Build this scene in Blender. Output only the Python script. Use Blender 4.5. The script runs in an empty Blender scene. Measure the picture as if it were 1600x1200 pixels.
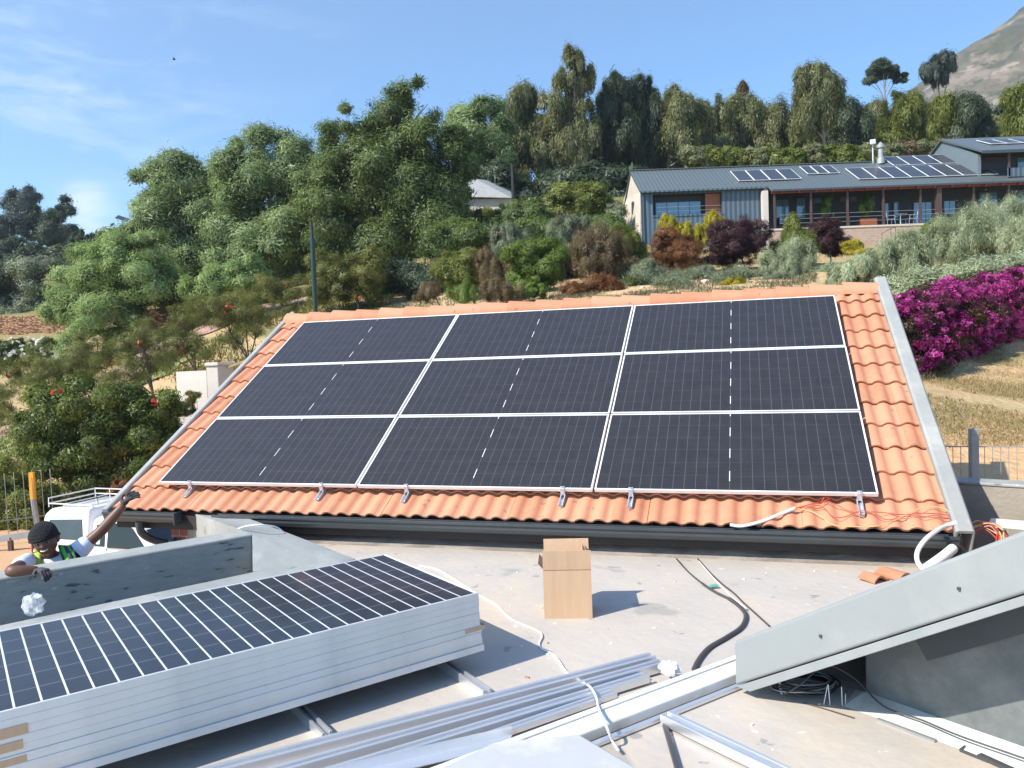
import bpy, math, random
import numpy as np
from mathutils import Vector, Matrix
random.seed(7); rng = np.random.default_rng(11)
scene = bpy.context.scene
col = scene.collection
# ------------------------------------------------------------------ camera
F = 1236.3; CAMZ = 1.78
M3 = np.array([[0.99932839, -0.03664371, 0.0], [-0.00159892, -0.0436048, 0.99904758], [-0.03660881, -0.99837661, -0.04363411]])
cam = bpy.data.cameras.new('camera'); camo = bpy.data.objects.new('camera', cam); col.objects.link(camo)
cam.sensor_width = 36; cam.lens = 36*F/1600; cam.clip_start = 0.05; cam.clip_end = 5000
Rm = Matrix(((M3[0,0], -M3[0,1], -M3[0,2]), (M3[1,0], -M3[1,1], -M3[1,2]), (M3[2,0], -M3[2,1], -M3[2,2])))
camo.matrix_world = Matrix.Translation((0, 0, CAMZ)) @ Rm.to_4x4()
scene.camera = camo
# ------------------------------------------------------------------ light
SUN_AZ, SUN_EL = 32.0, 43.0      # travel direction (deg from +x towards +y), elevation
az, el = math.radians(SUN_AZ), math.radians(SUN_EL)
travel = Vector((math.cos(el)*math.cos(az), math.cos(el)*math.sin(az), -math.sin(el)))
sun = bpy.data.lights.new('sun', 'SUN'); sun.energy = 4.6; sun.angle = math.radians(0.5); sun.color = (1, 0.925, 0.81)
suno = bpy.data.objects.new('sun', sun); col.objects.link(suno); suno.rotation_euler = travel.to_track_quat('-Z', 'Y').to_euler()
world = bpy.data.worlds.new('World'); scene.world = world; world.use_nodes = True
wn = world.node_tree.nodes; wl = world.node_tree.links
bg = wn['Background']; bg.inputs[1].default_value = 0.13
sky = wn.new('ShaderNodeTexSky'); sky.sky_type = 'NISHITA'; sky.sun_disc = False
sky.sun_elevation = el
tosun = -travel
sky.sun_rotation = math.atan2(tosun.x, tosun.y)
sky.altitude = 300; sky.air_density = 1.0; sky.dust_density = 0.6; sky.ozone_density = 2.0
scene.view_settings.view_transform = 'Standard'; scene.view_settings.look = 'None'
scene.view_settings.exposure = 0.66; scene.view_settings.gamma = 1
# thin cirrus in the sky: noise in the view direction, kept to a few patches of sky
tc = wn.new('ShaderNodeTexCoord')
def wm(op, a, b=None):
    n = wn.new('ShaderNodeMath'); n.operation = op
    for i, v in enumerate((a, b)):
        if v is None: continue
        if isinstance(v, (int, float)): n.inputs[i].default_value = v
        else: wl.new(v, n.inputs[i])
    return n.outputs[0]
def wray(px, py):
    d = M3 @ np.array([(px-800)/F, (py-600)/F, 1]); return d/np.linalg.norm(d)
mp = wn.new('ShaderNodeMapping'); mp.inputs['Rotation'].default_value = (0.2, -0.5, 0.3); mp.inputs['Scale'].default_value = (2.2, 3.0, 9.0)
wl.new(tc.outputs['Generated'], mp.inputs[0])
nz = wn.new('ShaderNodeTexNoise'); nz.inputs['Scale'].default_value = 2.6; nz.inputs['Detail'].default_value = 7; nz.inputs['Roughness'].default_value = 0.6; nz.inputs['Distortion'].default_value = 0.7
wl.new(mp.outputs[0], nz.inputs['Vector'])
total = None
for (px, py, tol, amp, lo) in [(40, 105, 0.13, 0.6, 0.43), (150, 90, 0.2, 0.16, 0.48), (430, 30, 0.12, 0.2, 0.46), (138, 328, 0.04, 1.6, 0.36), (230, 160, 0.2, 0.25, 0.45)]:
    d = wray(px, py)
    vd = wn.new('ShaderNodeVectorMath'); vd.operation = 'DISTANCE'
    vd.inputs[1].default_value = tuple(d); wl.new(tc.outputs['Generated'], vd.inputs[0])
    m = wn.new('ShaderNodeMapRange'); m.interpolation_type = 'SMOOTHSTEP'
    wl.new(vd.outputs['Value'], m.inputs[0]); m.inputs[1].default_value = tol; m.inputs[2].default_value = 0; m.inputs[3].default_value = 0; m.inputs[4].default_value = amp
    n2 = wn.new('ShaderNodeMapRange'); wl.new(nz.outputs[0], n2.inputs[0]); n2.inputs[1].default_value = lo; n2.inputs[2].default_value = 0.72
    t = wm('MULTIPLY', m.outputs[0], n2.outputs[0])
    total = t if total is None else wm('ADD', total, t)
total = wm('MINIMUM', total, 0.85)
mixc = wn.new('ShaderNodeMix'); mixc.data_type = 'RGBA'
wl.new(total, mixc.inputs[0])
tint = wn.new('ShaderNodeMix'); tint.data_type = 'RGBA'; tint.blend_type = 'MULTIPLY'; tint.inputs[0].default_value = 1
wl.new(sky.outputs[0], tint.inputs[6]); tint.inputs[7].default_value = (0.80, 1.08, 1.26, 1)
wl.new(tint.outputs[2], mixc.inputs[6]); mixc.inputs[7].default_value = (5.2, 5.8, 6.6, 1)
wl.new(mixc.outputs[2], bg.inputs[0])
# ------------------------------------------------------------------ helpers
def ray(px, py): return M3 @ np.array([(px-800)/F, (py-600)/F, 1.0])
def at(px, py, Y):
    d = ray(px, py); k = Y/d[1]; return Vector((d[0]*k, Y, CAMZ+d[2]*k))
def gz(px, py, z=0.0):
    d = ray(px, py); k = (z-CAMZ)/d[2]; return Vector((d[0]*k, d[1]*k, z))
def V(*a): return Vector(a)
def kids(o): return [c for c in bpy.data.objects if c.parent == o]
def tag(o, label=None, cat=None, group=None, kind=None):
    if label: o['label'] = label
    if cat: o['category'] = cat; o['kind'] = kind or 'thing'
    if group: o['group'] = group
    if kind: o['kind'] = kind
    return o
def empty(name, loc=(0, 0, 0), label=None, cat=None, group=None, rz=0):
    o = bpy.data.objects.new(name, None); col.objects.link(o); o.location = loc; o.rotation_euler = (0, 0, rz); o.empty_display_size = 0.2
    return tag(o, label, cat, group)
def link(name, me, parent=None, mat=None):
    o = bpy.data.objects.new(name, me); col.objects.link(o)
    if mat: me.materials.append(mat)
    if parent is not None:
        o.parent = parent
        if parent.get('_w'): pass
        o.matrix_parent_inverse = Matrix.Identity(4)
    return o
def copy_tree(o, parent=None):
    c = o.copy(); col.objects.link(c); c.parent = parent
    for ch in kids(o): copy_tree(ch, c)
    return c
LOCAL = set()          # names of roots whose parts are given in the root's own axes
def offset_for(parent, v):
    if parent is None:
        return np.array([(v[:, 0].min()+v[:, 0].max())/2, (v[:, 1].min()+v[:, 1].max())/2, v[:, 2].min()])
    r = parent
    while r.parent: r = r.parent
    return np.zeros(3) if r.name in LOCAL else np.array(r.location)
class MB:
    def __init__(s): s.v = []; s.f = []; s.uv = {}
    def add(s, vs, fs):
        b = len(s.v); s.v += [tuple(v) for v in vs]; s.f += [tuple(i+b for i in f) for f in fs]; return s
    def hexa(s, p):   # p: 4 bottom, 4 top (ccw)
        return s.add(p, [(3, 2, 1, 0), (4, 5, 6, 7), (0, 1, 5, 4), (1, 2, 6, 5), (2, 3, 7, 6), (3, 0, 4, 7)])
    def obox(s, o, a, b, c):
        o, a, b, c = map(Vector, (o, a, b, c))
        return s.hexa([o, o+a, o+a+b, o+b, o+c, o+a+c, o+a+b+c, o+b+c])
    def box(s, x0, x1, y0, y1, z0, z1): return s.obox((x0, y0, z0), (x1-x0, 0, 0), (0, y1-y0, 0), (0, 0, z1-z0))
    def prism(s, pts, vec):
        n = len(pts); vec = Vector(vec); a = [Vector(p) for p in pts]
        return s.add(a+[p+vec for p in a], [tuple(range(n))[::-1], tuple(range(n, 2*n))]+[(i, (i+1) % n, (i+1) % n+n, i+n) for i in range(n)])
    def bar(s, a, b, w, h, up=(0, 0, 1)):
        a, b, up = Vector(a), Vector(b), Vector(up); d = (b-a).normalized(); x = d.cross(up); x = (x if x.length > .05 else d.cross(V(0, 1, 0))).normalized(); z = x.cross(d)
        return s.obox(a-x*w/2-z*h/2, x*w, b-a, z*h)
    def tube(s, pts, r, n=8, r2=None, smooth=0):
        P = [Vector(p) for p in pts]
        if smooth: P = spline(P, smooth)
        m = len(P); rs = [r+(r2-r)*i/(m-1) if r2 is not None else r for i in range(m)]
        if isinstance(r, (list, tuple)): rs = r
        vs = []; px = None
        for i, p in enumerate(P):
            d = (P[min(i+1, m-1)]-P[max(i-1, 0)]).normalized()
            if px is None: px = d.cross(V(0.13, 0.21, 1)); px = px if px.length > 1e-3 else d.cross(V(1, 0, 0))
            x = (px-d*px.dot(d)).normalized(); px = x; y = d.cross(x)
            vs += [p+x*rs[i]*math.cos(2*math.pi*k/n)+y*rs[i]*math.sin(2*math.pi*k/n) for k in range(n)]
        fs = [(i*n+k, i*n+(k+1) % n, (i+1)*n+(k+1) % n, (i+1)*n+k) for i in range(m-1) for k in range(n)]
        fs += [tuple(range(n))[::-1], tuple((m-1)*n+k for k in range(n))]
        return s.add(vs, fs)
    def lathe(s, prof, c, n=16):
        c = Vector(c); vs = []; m = len(prof)
        for r, z in prof: vs += [c+V(r*math.cos(2*math.pi*k/n), r*math.sin(2*math.pi*k/n), z) for k in range(n)]
        fs = [(i*n+k, i*n+(k+1) % n, (i+1)*n+(k+1) % n, (i+1)*n+k) for i in range(m-1) for k in range(n)]
        return s.add(vs, fs+[tuple(range(n))[::-1], tuple((m-1)*n+k for k in range(n))])
    def sphere(s, c, r, n=12, m=8):
        c = Vector(c); r = Vector(r) if not isinstance(r, (int, float)) else V(r, r, r)
        vs = [c+V(r.x*math.sin(math.pi*(i+.02)/(m-.96))*math.cos(2*math.pi*k/n), r.y*math.sin(math.pi*(i+.02)/(m-.96))*math.sin(2*math.pi*k/n), r.z*math.cos(math.pi*(i+.02)/(m-.96))) for i in range(m) for k in range(n)]
        return s.add(vs, [(i*n+k, (i+1)*n+k, (i+1)*n+(k+1) % n, i*n+(k+1) % n) for i in range(m-1) for k in range(n)]+[tuple(range(n)), tuple((m-1)*n+k for k in range(n))[::-1]])
    def build(s, name, mat, parent=None, smooth=False, bevel=0, segs=2):
        me = bpy.data.meshes.new(name); off = offset_for(parent, np.array(s.v))
        me.from_pydata((np.array(s.v)-off).tolist(), [], s.f); me.update()
        o = link(name, me, parent, mat)
        if parent is None: o.location = off
        if smooth:
            me.polygons.foreach_set('use_smooth', [True]*len(me.polygons))
            me.set_sharp_from_angle(angle=math.radians(50))
        if bevel:
            b = o.modifiers.new('bevel', 'BEVEL'); b.width = bevel; b.segments = segs; b.limit_method = 'ANGLE'; b.harden_normals = False
        return o
def spline(P, k=6):
    P = [Vector(p) for p in P]; out = []
    for i in range(len(P)-1):
        p0, p1, p2, p3 = P[max(i-1, 0)], P[i], P[i+1], P[min(i+2, len(P)-1)]
        for j in range(k):
            t = j/k
            out.append(0.5*((2*p1)+(p2-p0)*t+(2*p0-5*p1+4*p2-p3)*t*t+(3*p1-p0-3*p2+p3)*t**3))
    out.append(P[-1]); return out
# ------------------------------------------------------------------ materials
def mat_base(name):
    m = bpy.data.materials.new(name); m.use_nodes = True; nt = m.node_tree; return m, nt, nt.nodes['Principled BSDF']
def pm(name, c, rough=0.6, metal=0, c2=None, scale=3.0, contrast=0.35, bump=0, bscale=30, spec=0.5, detail=6, c3=None, s3=0.6, coat=0, stretch=None, t3=(.5, .64), spots=None):
    m, nt, b = mat_base(name); N, L = nt.nodes, nt.links
    b.inputs['Roughness'].default_value = rough; b.inputs['Metallic'].default_value = metal; b.inputs['Specular IOR Level'].default_value = spec
    if coat: b.inputs['Coat Weight'].default_value = coat; b.inputs['Coat Roughness'].default_value = 0.05
    tcn = N.new('ShaderNodeTexCoord'); vec = tcn.outputs['Object']
    if stretch:
        mpn = N.new('ShaderNodeMapping'); mpn.inputs['Scale'].default_value = stretch; L.new(vec, mpn.inputs[0]); vec = mpn.outputs[0]
    c2 = c2 or tuple(x*0.8 for x in c)
    n = N.new('ShaderNodeTexNoise'); n.inputs['Scale'].default_value = scale; n.inputs['Detail'].default_value = detail; n.inputs['Roughness'].default_value = 0.62
    L.new(vec, n.inputs['Vector'])
    r = N.new('ShaderNodeMapRange'); r.inputs[1].default_value = 0.5-contrast/2; r.inputs[2].default_value = 0.5+contrast/2; L.new(n.outputs[0], r.inputs[0])
    x = N.new('ShaderNodeMix'); x.data_type = 'RGBA'; x.inputs[6].default_value = (*c, 1); x.inputs[7].default_value = (*c2, 1); L.new(r.outputs[0], x.inputs[0])
    out = x.outputs[2]
    if c3:
        n3 = N.new('ShaderNodeTexNoise'); n3.inputs['Scale'].default_value = s3; n3.inputs['Detail'].default_value = 8; n3.inputs['Roughness'].default_value = 0.7; L.new(vec, n3.inputs['Vector'])
        r3 = N.new('ShaderNodeMapRange'); r3.inputs[1].default_value = t3[0]; r3.inputs[2].default_value = t3[1]; L.new(n3.outputs[0], r3.inputs[0])
        x3 = N.new('ShaderNodeMix'); x3.data_type = 'RGBA'; L.new(out, x3.inputs[6]); x3.inputs[7].default_value = (*c3, 1); L.new(r3.outputs[0], x3.inputs[0]); out = x3.outputs[2]
    if spots:
        for cs, ss, lo in spots:
            n4 = N.new('ShaderNodeTexNoise'); n4.inputs['Scale'].default_value = ss; n4.inputs['Detail'].default_value = 3; L.new(vec, n4.inputs['Vector'])
            r4 = N.new('ShaderNodeMapRange'); r4.inputs[1].default_value = lo; r4.inputs[2].default_value = lo+.03; r4.inputs[4].default_value = .8; L.new(n4.outputs[0], r4.inputs[0])
            x4 = N.new('ShaderNodeMix'); x4.data_type = 'RGBA'; L.new(out, x4.inputs[6]); x4.inputs[7].default_value = (*cs, 1); L.new(r4.outputs[0], x4.inputs[0]); out = x4.outputs[2]
    L.new(out, b.inputs['Base Color'])
    if bump:
        n2 = N.new('ShaderNodeTexNoise'); n2.inputs['Scale'].default_value = bscale; n2.inputs['Detail'].default_value = 5; L.new(vec, n2.inputs['Vector'])
        bp = N.new('ShaderNodeBump'); bp.inputs['Strength'].default_value = bump; bp.inputs['Distance'].default_value = 0.02; L.new(n2.outputs[0], bp.inputs['Height']); L.new(bp.outputs[0], b.inputs['Normal'])
    return m
def leafmat(name, dark, light, trans=0.35, hue=None):
    m = bpy.data.materials.new(name); m.use_nodes = True; nt = m.node_tree; N, L = nt.nodes, nt.links
    N.remove(N['Principled BSDF']); o = N['Material Output']
    a = N.new('ShaderNodeAttribute'); a.attribute_name = 'rnd'
    x = N.new('ShaderNodeValToRGB'); x.color_ramp.elements[0].color = (*dark, 1); x.color_ramp.elements[1].color = (*light, 1)
    x.color_ramp.elements[0].position = 0.12; x.color_ramp.elements[1].position = 0.9
    if hue:
        for pos, c in hue:
            e = x.color_ramp.elements.new(pos); e.color = (*c, 1)
    L.new(a.outputs['Fac'], x.inputs[0])
    d = N.new('ShaderNodeBsdfDiffuse'); t = N.new('ShaderNodeBsdfTranslucent'); g = N.new('ShaderNodeBsdfGlossy'); g.inputs['Roughness'].default_value = 0.45
    L.new(x.outputs[0], d.inputs[0]); L.new(x.outputs[0], t.inputs[0]); g.inputs[0].default_value = (1, 1, 1, 1)
    m1 = N.new('ShaderNodeMixShader'); m1.inputs[0].default_value = trans; L.new(d.outputs[0], m1.inputs[1]); L.new(t.outputs[0], m1.inputs[2])
    m2 = N.new('ShaderNodeMixShader'); m2.inputs[0].default_value = 0.02; L.new(m1.outputs[0], m2.inputs[1]); L.new(g.outputs[0], m2.inputs[2])
    L.new(m2.outputs[0], o.inputs[0]); return m
MAT = {}
MAT['deck'] = pm('deck', (0.515, 0.465, 0.405), 0.75, c2=(0.415, 0.385, 0.35), scale=1.7, contrast=0.5, bump=0.25, bscale=14, c3=(0.53, 0.45, 0.36), s3=0.7, detail=9, spots=[((.27, .26, .25), 6.5, .68), ((.60, .57, .52), 11, .69), ((.33, .31, .28), 1.3, .66)])
MAT['paint'] = pm('grey_membrane', (0.33, 0.345, 0.33), 0.55, c2=(0.26, 0.28, 0.27), scale=2.2, bump=0.3, bscale=9, c3=(0.40, 0.40, 0.37), s3=1.4, spots=[((.17, .18, .18), 7, .68), ((.5, .49, .46), 12, .70)])
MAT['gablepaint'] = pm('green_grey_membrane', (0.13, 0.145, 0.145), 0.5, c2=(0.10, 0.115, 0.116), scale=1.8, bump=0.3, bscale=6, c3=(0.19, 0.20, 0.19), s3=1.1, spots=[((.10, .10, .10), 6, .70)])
MAT['paint_scuffed_shade'] = pm('grey_membrane_scuffed_shade', (0.25, 0.275, 0.28), 0.65, c2=(0.19, 0.215, 0.22), scale=6, bump=0.5, bscale=16, stretch=(1, 1, 3.5), spots=[((.035, .04, .045), 6, .645), ((.36, .38, .38), 9, .68)])  # scuffs are wear; base tone darkened for the parapet face in shade
MAT['curb'] = pm('bitumen_strip', (0.22, 0.19, 0.16), 0.8, c2=(0.14, 0.12, 0.105), scale=3.5, contrast=0.4, bump=0.3, c3=(0.32, 0.28, 0.24), s3=2, stretch=(0.5, 1, 3))
MAT['alu'] = pm('aluminium', (0.80, 0.81, 0.83), 0.33, 0.75, c2=(0.72, 0.74, 0.77), scale=2, stretch=(1, 1, 1))
MAT['frame'] = pm('silver_frame', (0.80, 0.80, 0.79), 0.45, 0.15, c2=(0.76, 0.76, 0.75), scale=4)
MAT['frame_side'] = pm('satin_frame', (0.74, 0.73, 0.71), 0.45, 0.25, c2=(0.56, 0.56, 0.56), scale=2)
MAT['white'] = pm('white_plastic', (0.80, 0.79, 0.77), 0.35, c2=(0.74, 0.73, 0.70), scale=5)
MAT['whitepaint'] = pm('white_paint', (0.80, 0.79, 0.76), 0.5, c2=(0.70, 0.69, 0.65), scale=3, c3=(0.62, 0.58, 0.50), s3=2.5)
MAT['gutter'] = pm('charcoal_gutter', (0.055, 0.065, 0.072), 0.28, c2=(0.045, 0.055, 0.06), scale=8)
MAT['black'] = pm('black_rubber', (0.02, 0.02, 0.022), 0.5)
MAT['conduit'] = pm('grey_conduit', (0.07, 0.07, 0.075), 0.45)
MAT['flash'] = pm('grey_flashing', (0.27, 0.285, 0.28), 0.5, c2=(0.245, 0.26, 0.257), scale=1.6, contrast=0.5, bump=0.12, bscale=5, c3=(0.30, 0.31, 0.30), s3=1.3)
MAT['barge'] = pm('grey_barge', (0.33, 0.335, 0.315), 0.6, c2=(0.26, 0.27, 0.26), scale=4, bump=0.15, c3=(0.38, 0.38, 0.35), s3=2)
MAT['dark'] = pm('dark_timber', (0.035, 0.03, 0.028), 0.7, bump=0.2)
MAT['card'] = pm('cardboard', (0.56, 0.38, 0.24), 0.85, c2=(0.50, 0.335, 0.21), scale=3, stretch=(8, 8, 0.6))
MAT['redwire'] = pm('red_wire', (0.55, 0.07, 0.05), 0.4); MAT['pinkwire'] = pm('pink_wire', (0.60, 0.22, 0.24), 0.4); MAT['yellowwire'] = pm('yellow_wire', (0.72, 0.50, 0.18), 0.4)
MAT['carwhite'] = pm('car_paint', (0.80, 0.81, 0.82), 0.25, c2=(0.78, 0.79, 0.80), coat=0.6)
MAT['glassdark'] = pm('dark_glass', (0.012, 0.018, 0.026), 0.06, c2=(0.01, 0.015, 0.02), spec=0.4)
MAT['rubber'] = pm('tyre', (0.02, 0.02, 0.02), 0.8)
MAT['skin'] = pm('skin', (0.155, 0.075, 0.045), 0.5, c2=(0.12, 0.056, 0.034), scale=12)
MAT['tee'] = pm('white_cotton', (0.74, 0.75, 0.80), 0.9, c2=(0.68, 0.69, 0.75), scale=9, bump=0.5, bscale=8)
MAT['beanie'] = pm('black_knit', (0.012, 0.012, 0.014), 0.95, bump=0.8, bscale=80)
MAT['glove'] = pm('work_glove', (0.022, 0.022, 0.024), 0.85, c2=(0.07, 0.07, 0.07), scale=25, contrast=0.2)
MAT['hivis'] = pm('green_hi_vis', (0.10, 0.55, 0.06), 0.8, c2=(0.08, 0.46, 0.05)); MAT['navy'] = pm('navy_tape', (0.035, 0.045, 0.08), 0.7)
MAT['lime'] = pm('lime_tape', (0.55, 0.75, 0.12), 0.6)
MAT['orange'] = pm('orange_paint', (0.72, 0.30, 0.03), 0.5, c2=(0.66, 0.36, 0.05), scale=9)
MAT['galv'] = pm('galvanised', (0.42, 0.43, 0.43), 0.5, 0.4)
MAT['cream'] = pm('cream_plaster', (0.62, 0.54, 0.45), 0.85, c2=(0.54, 0.46, 0.38), scale=1.2, bump=0.2)
MAT['whitewall'] = pm('white_plaster', (0.60, 0.55, 0.49), 0.85, c2=(0.53, 0.47, 0.41), scale=1.2)
MAT['redtimber'] = pm('red_timber', (0.26, 0.055, 0.03), 0.6); MAT['wood'] = pm('orange_wood', (0.34, 0.10, 0.035), 0.5, stretch=(1, 1, 12))
MAT['post'] = pm('brown_post', (0.085, 0.05, 0.042), 0.6)
MAT['bark'] = pm('bark', (0.12, 0.095, 0.07), 0.9, c2=(0.07, 0.055, 0.042), scale=4, bump=0.6); MAT['palebark'] = pm('pale_bark', (0.30, 0.25, 0.20), 0.85, c2=(0.19, 0.15, 0.12), scale=2.5, stretch=(1, 1, .3))
MAT['lampwhite'] = pm('lamp_housing', (0.75, 0.75, 0.75), 0.4)
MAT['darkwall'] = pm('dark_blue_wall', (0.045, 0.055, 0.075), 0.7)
# clear plastic bag
m, nt, b = mat_base('clear_plastic'); b.inputs['Base Color'].default_value = (0.9, 0.92, 0.95, 1); b.inputs['Roughness'].default_value = 0.12; b.inputs['Alpha'].default_value = 0.35; MAT['plastic'] = m
def striped(name, c1, c2, period, axis, frac=0.5, rough=0.5, metal=0, bump=0.6, space='Object'):
    m, nt, b = mat_base(name); N, L = nt.nodes, nt.links
    t = N.new('ShaderNodeTexCoord'); s = N.new('ShaderNodeSeparateXYZ'); L.new(t.outputs[space], s.inputs[0])
    mm = N.new('ShaderNodeMath'); mm.operation = 'MULTIPLY'; mm.inputs[1].default_value = 2*math.pi/period; L.new(s.outputs[axis], mm.inputs[0])
    sn = N.new('ShaderNodeMath'); sn.operation = 'SINE'; L.new(mm.outputs[0], sn.inputs[0])
    r = N.new('ShaderNodeMapRange'); r.inputs[1].default_value = -0.6; r.inputs[2].default_value = 0.6; L.new(sn.outputs[0], r.inputs[0])
    x = N.new('ShaderNodeMix'); x.data_type = 'RGBA'; x.inputs[6].default_value = (*c1, 1); x.inputs[7].default_value = (*c2, 1); L.new(r.outputs[0], x.inputs[0]); L.new(x.outputs[2], b.inputs['Base Color'])
    bp = N.new('ShaderNodeBump'); bp.inputs['Strength'].default_value = bump; bp.inputs['Distance'].default_value = 0.03; L.new(r.outputs[0], bp.inputs['Height']); L.new(bp.outputs[0], b.inputs['Normal'])
    b.inputs['Roughness'].default_value = rough; b.inputs['Metallic'].default_value = metal; return m
MAT['siding'] = striped('corrugated_siding', (0.055, 0.085, 0.115), (0.10, 0.145, 0.185), 0.30, 'X', rough=0.5)
MAT['metalroof'] = striped('corrugated_roof', (0.085, 0.105, 0.108), (0.105, 0.125, 0.128), 0.25, 'X', rough=0.4, bump=0.4)
def brickmat(name, c1, c2, mortar, scale, rotx=True):
    m, nt, b = mat_base(name); N, L = nt.nodes, nt.links
    t = N.new('ShaderNodeTexCoord'); mpn = N.new('ShaderNodeMapping'); mpn.inputs['Rotation'].default_value = (math.pi/2, 0, 0) if rotx else (0, 0, 0); L.new(t.outputs['Object'], mpn.inputs[0])
    k = N.new('ShaderNodeTexBrick'); k.inputs['Color1'].default_value = (*c1, 1); k.inputs['Color2'].default_value = (*c2, 1); k.inputs['Mortar'].default_value = (*mortar, 1); k.inputs['Scale'].default_value = scale; k.inputs['Mortar Size'].default_value = 0.012
    L.new(mpn.outputs[0], k.inputs[0]); L.new(k.outputs[0], b.inputs['Base Color']); b.inputs['Roughness'].default_value = 0.9
    bp = N.new('ShaderNodeBump'); bp.inputs['Strength'].default_value = 0.6; bp.inputs['Distance'].default_value = 0.01; L.new(k.outputs[0], bp.inputs['Height']); L.new(bp.outputs[0], b.inputs['Normal']); return m
MAT['brick'] = brickmat('red_brick', (0.42, 0.17, 0.11), (0.34, 0.13, 0.09), (0.55, 0.5, 0.44), 3)
MAT['retwall'] = brickmat('beige_block', (0.46, 0.33, 0.25), (0.40, 0.28, 0.215), (0.50, 0.40, 0.32), 1.6)
# stone terrace wall
m, nt, b = mat_base('orange_stone'); N, L = nt.nodes, nt.links
t = N.new('ShaderNodeTexCoord'); mpn = N.new('ShaderNodeMapping'); mpn.inputs['Scale'].default_value = (1.8, 1.8, 5.5); L.new(t.outputs['Object'], mpn.inputs[0])
vo = N.new('ShaderNodeTexVoronoi'); vo.inputs['Scale'].default_value = 2.6; L.new(mpn.outputs[0], vo.inputs[0])
vr = N.new('ShaderNodeValToRGB'); vr.color_ramp.elements[0].color = (0.55, 0.31, 0.17, 1); vr.color_ramp.elements[0].position = 0.25; vr.color_ramp.elements[1].color = (0.13, 0.065, 0.035, 1); vr.color_ramp.elements[1].position = 0.62
L.new(vo.outputs['Distance'], vr.inputs[0]); L.new(vr.outputs[0], b.inputs['Base Color']); b.inputs['Roughness'].default_value = 0.95; MAT['stone'] = m
# clay tile
m, nt, b = mat_base('clay_tile'); N, L = nt.nodes, nt.links
a = N.new('ShaderNodeAttribute'); a.attribute_name = 'rnd'
t = N.new('ShaderNodeTexCoord'); n = N.new('ShaderNodeTexNoise'); n.inputs['Scale'].default_value = 5; n.inputs['Detail'].default_value = 8; n.inputs['Roughness'].default_value = 0.7; L.new(t.outputs['Object'], n.inputs['Vector'])
ad = N.new('ShaderNodeMath'); ad.operation = 'MULTIPLY_ADD'; L.new(a.outputs['Fac'], ad.inputs[0]); ad.inputs[1].default_value = 0.6; L.new(n.outputs[0], ad.inputs[2])
rp = N.new('ShaderNodeValToRGB'); rp.color_ramp.elements[0].position = 0.35; rp.color_ramp.elements[0].color = (0.46, 0.19, 0.105, 1); rp.color_ramp.elements[1].position = 0.95; rp.color_ramp.elements[1].color = (0.575, 0.27, 0.16, 1)
L.new(ad.outputs[0], rp.inputs[0])
n2 = N.new('ShaderNodeTexNoise'); n2.inputs['Scale'].default_value = 1.1; n2.inputs['Detail'].default_value = 10; n2.inputs['Roughness'].default_value = 0.75; L.new(t.outputs['Object'], n2.inputs['Vector'])
mr = N.new('ShaderNodeMapRange'); mr.inputs[1].default_value = 0.56; mr.inputs[2].default_value = 0.72; mr.inputs[4].default_value = 0.5; L.new(n2.outputs[0], mr.inputs[0])
x = N.new('ShaderNodeMix'); x.data_type = 'RGBA'; L.new(mr.outputs[0], x.inputs[0]); L.new(rp.outputs[0], x.inputs[6]); x.inputs[7].default_value = (0.40, 0.19, 0.12, 1)
n5 = N.new('ShaderNodeTexNoise'); n5.inputs['Scale'].default_value = 13; n5.inputs['Detail'].default_value = 5; L.new(t.outputs['Object'], n5.inputs['Vector']); r5 = N.new('ShaderNodeMapRange'); r5.inputs[1].default_value = .64; r5.inputs[2].default_value = .70; r5.inputs[4].default_value = .6; L.new(n5.outputs[0], r5.inputs[0])
x5 = N.new('ShaderNodeMix'); x5.data_type = 'RGBA'; L.new(x.outputs[2], x5.inputs[6]); x5.inputs[7].default_value = (0.22, 0.13, 0.09, 1); L.new(r5.outputs[0], x5.inputs[0]); L.new(x5.outputs[2], b.inputs['Base Color'])
b.inputs['Roughness'].default_value = 0.75; b.inputs['Specular IOR Level'].default_value = 0.3
MAT['tile'] = m
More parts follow.
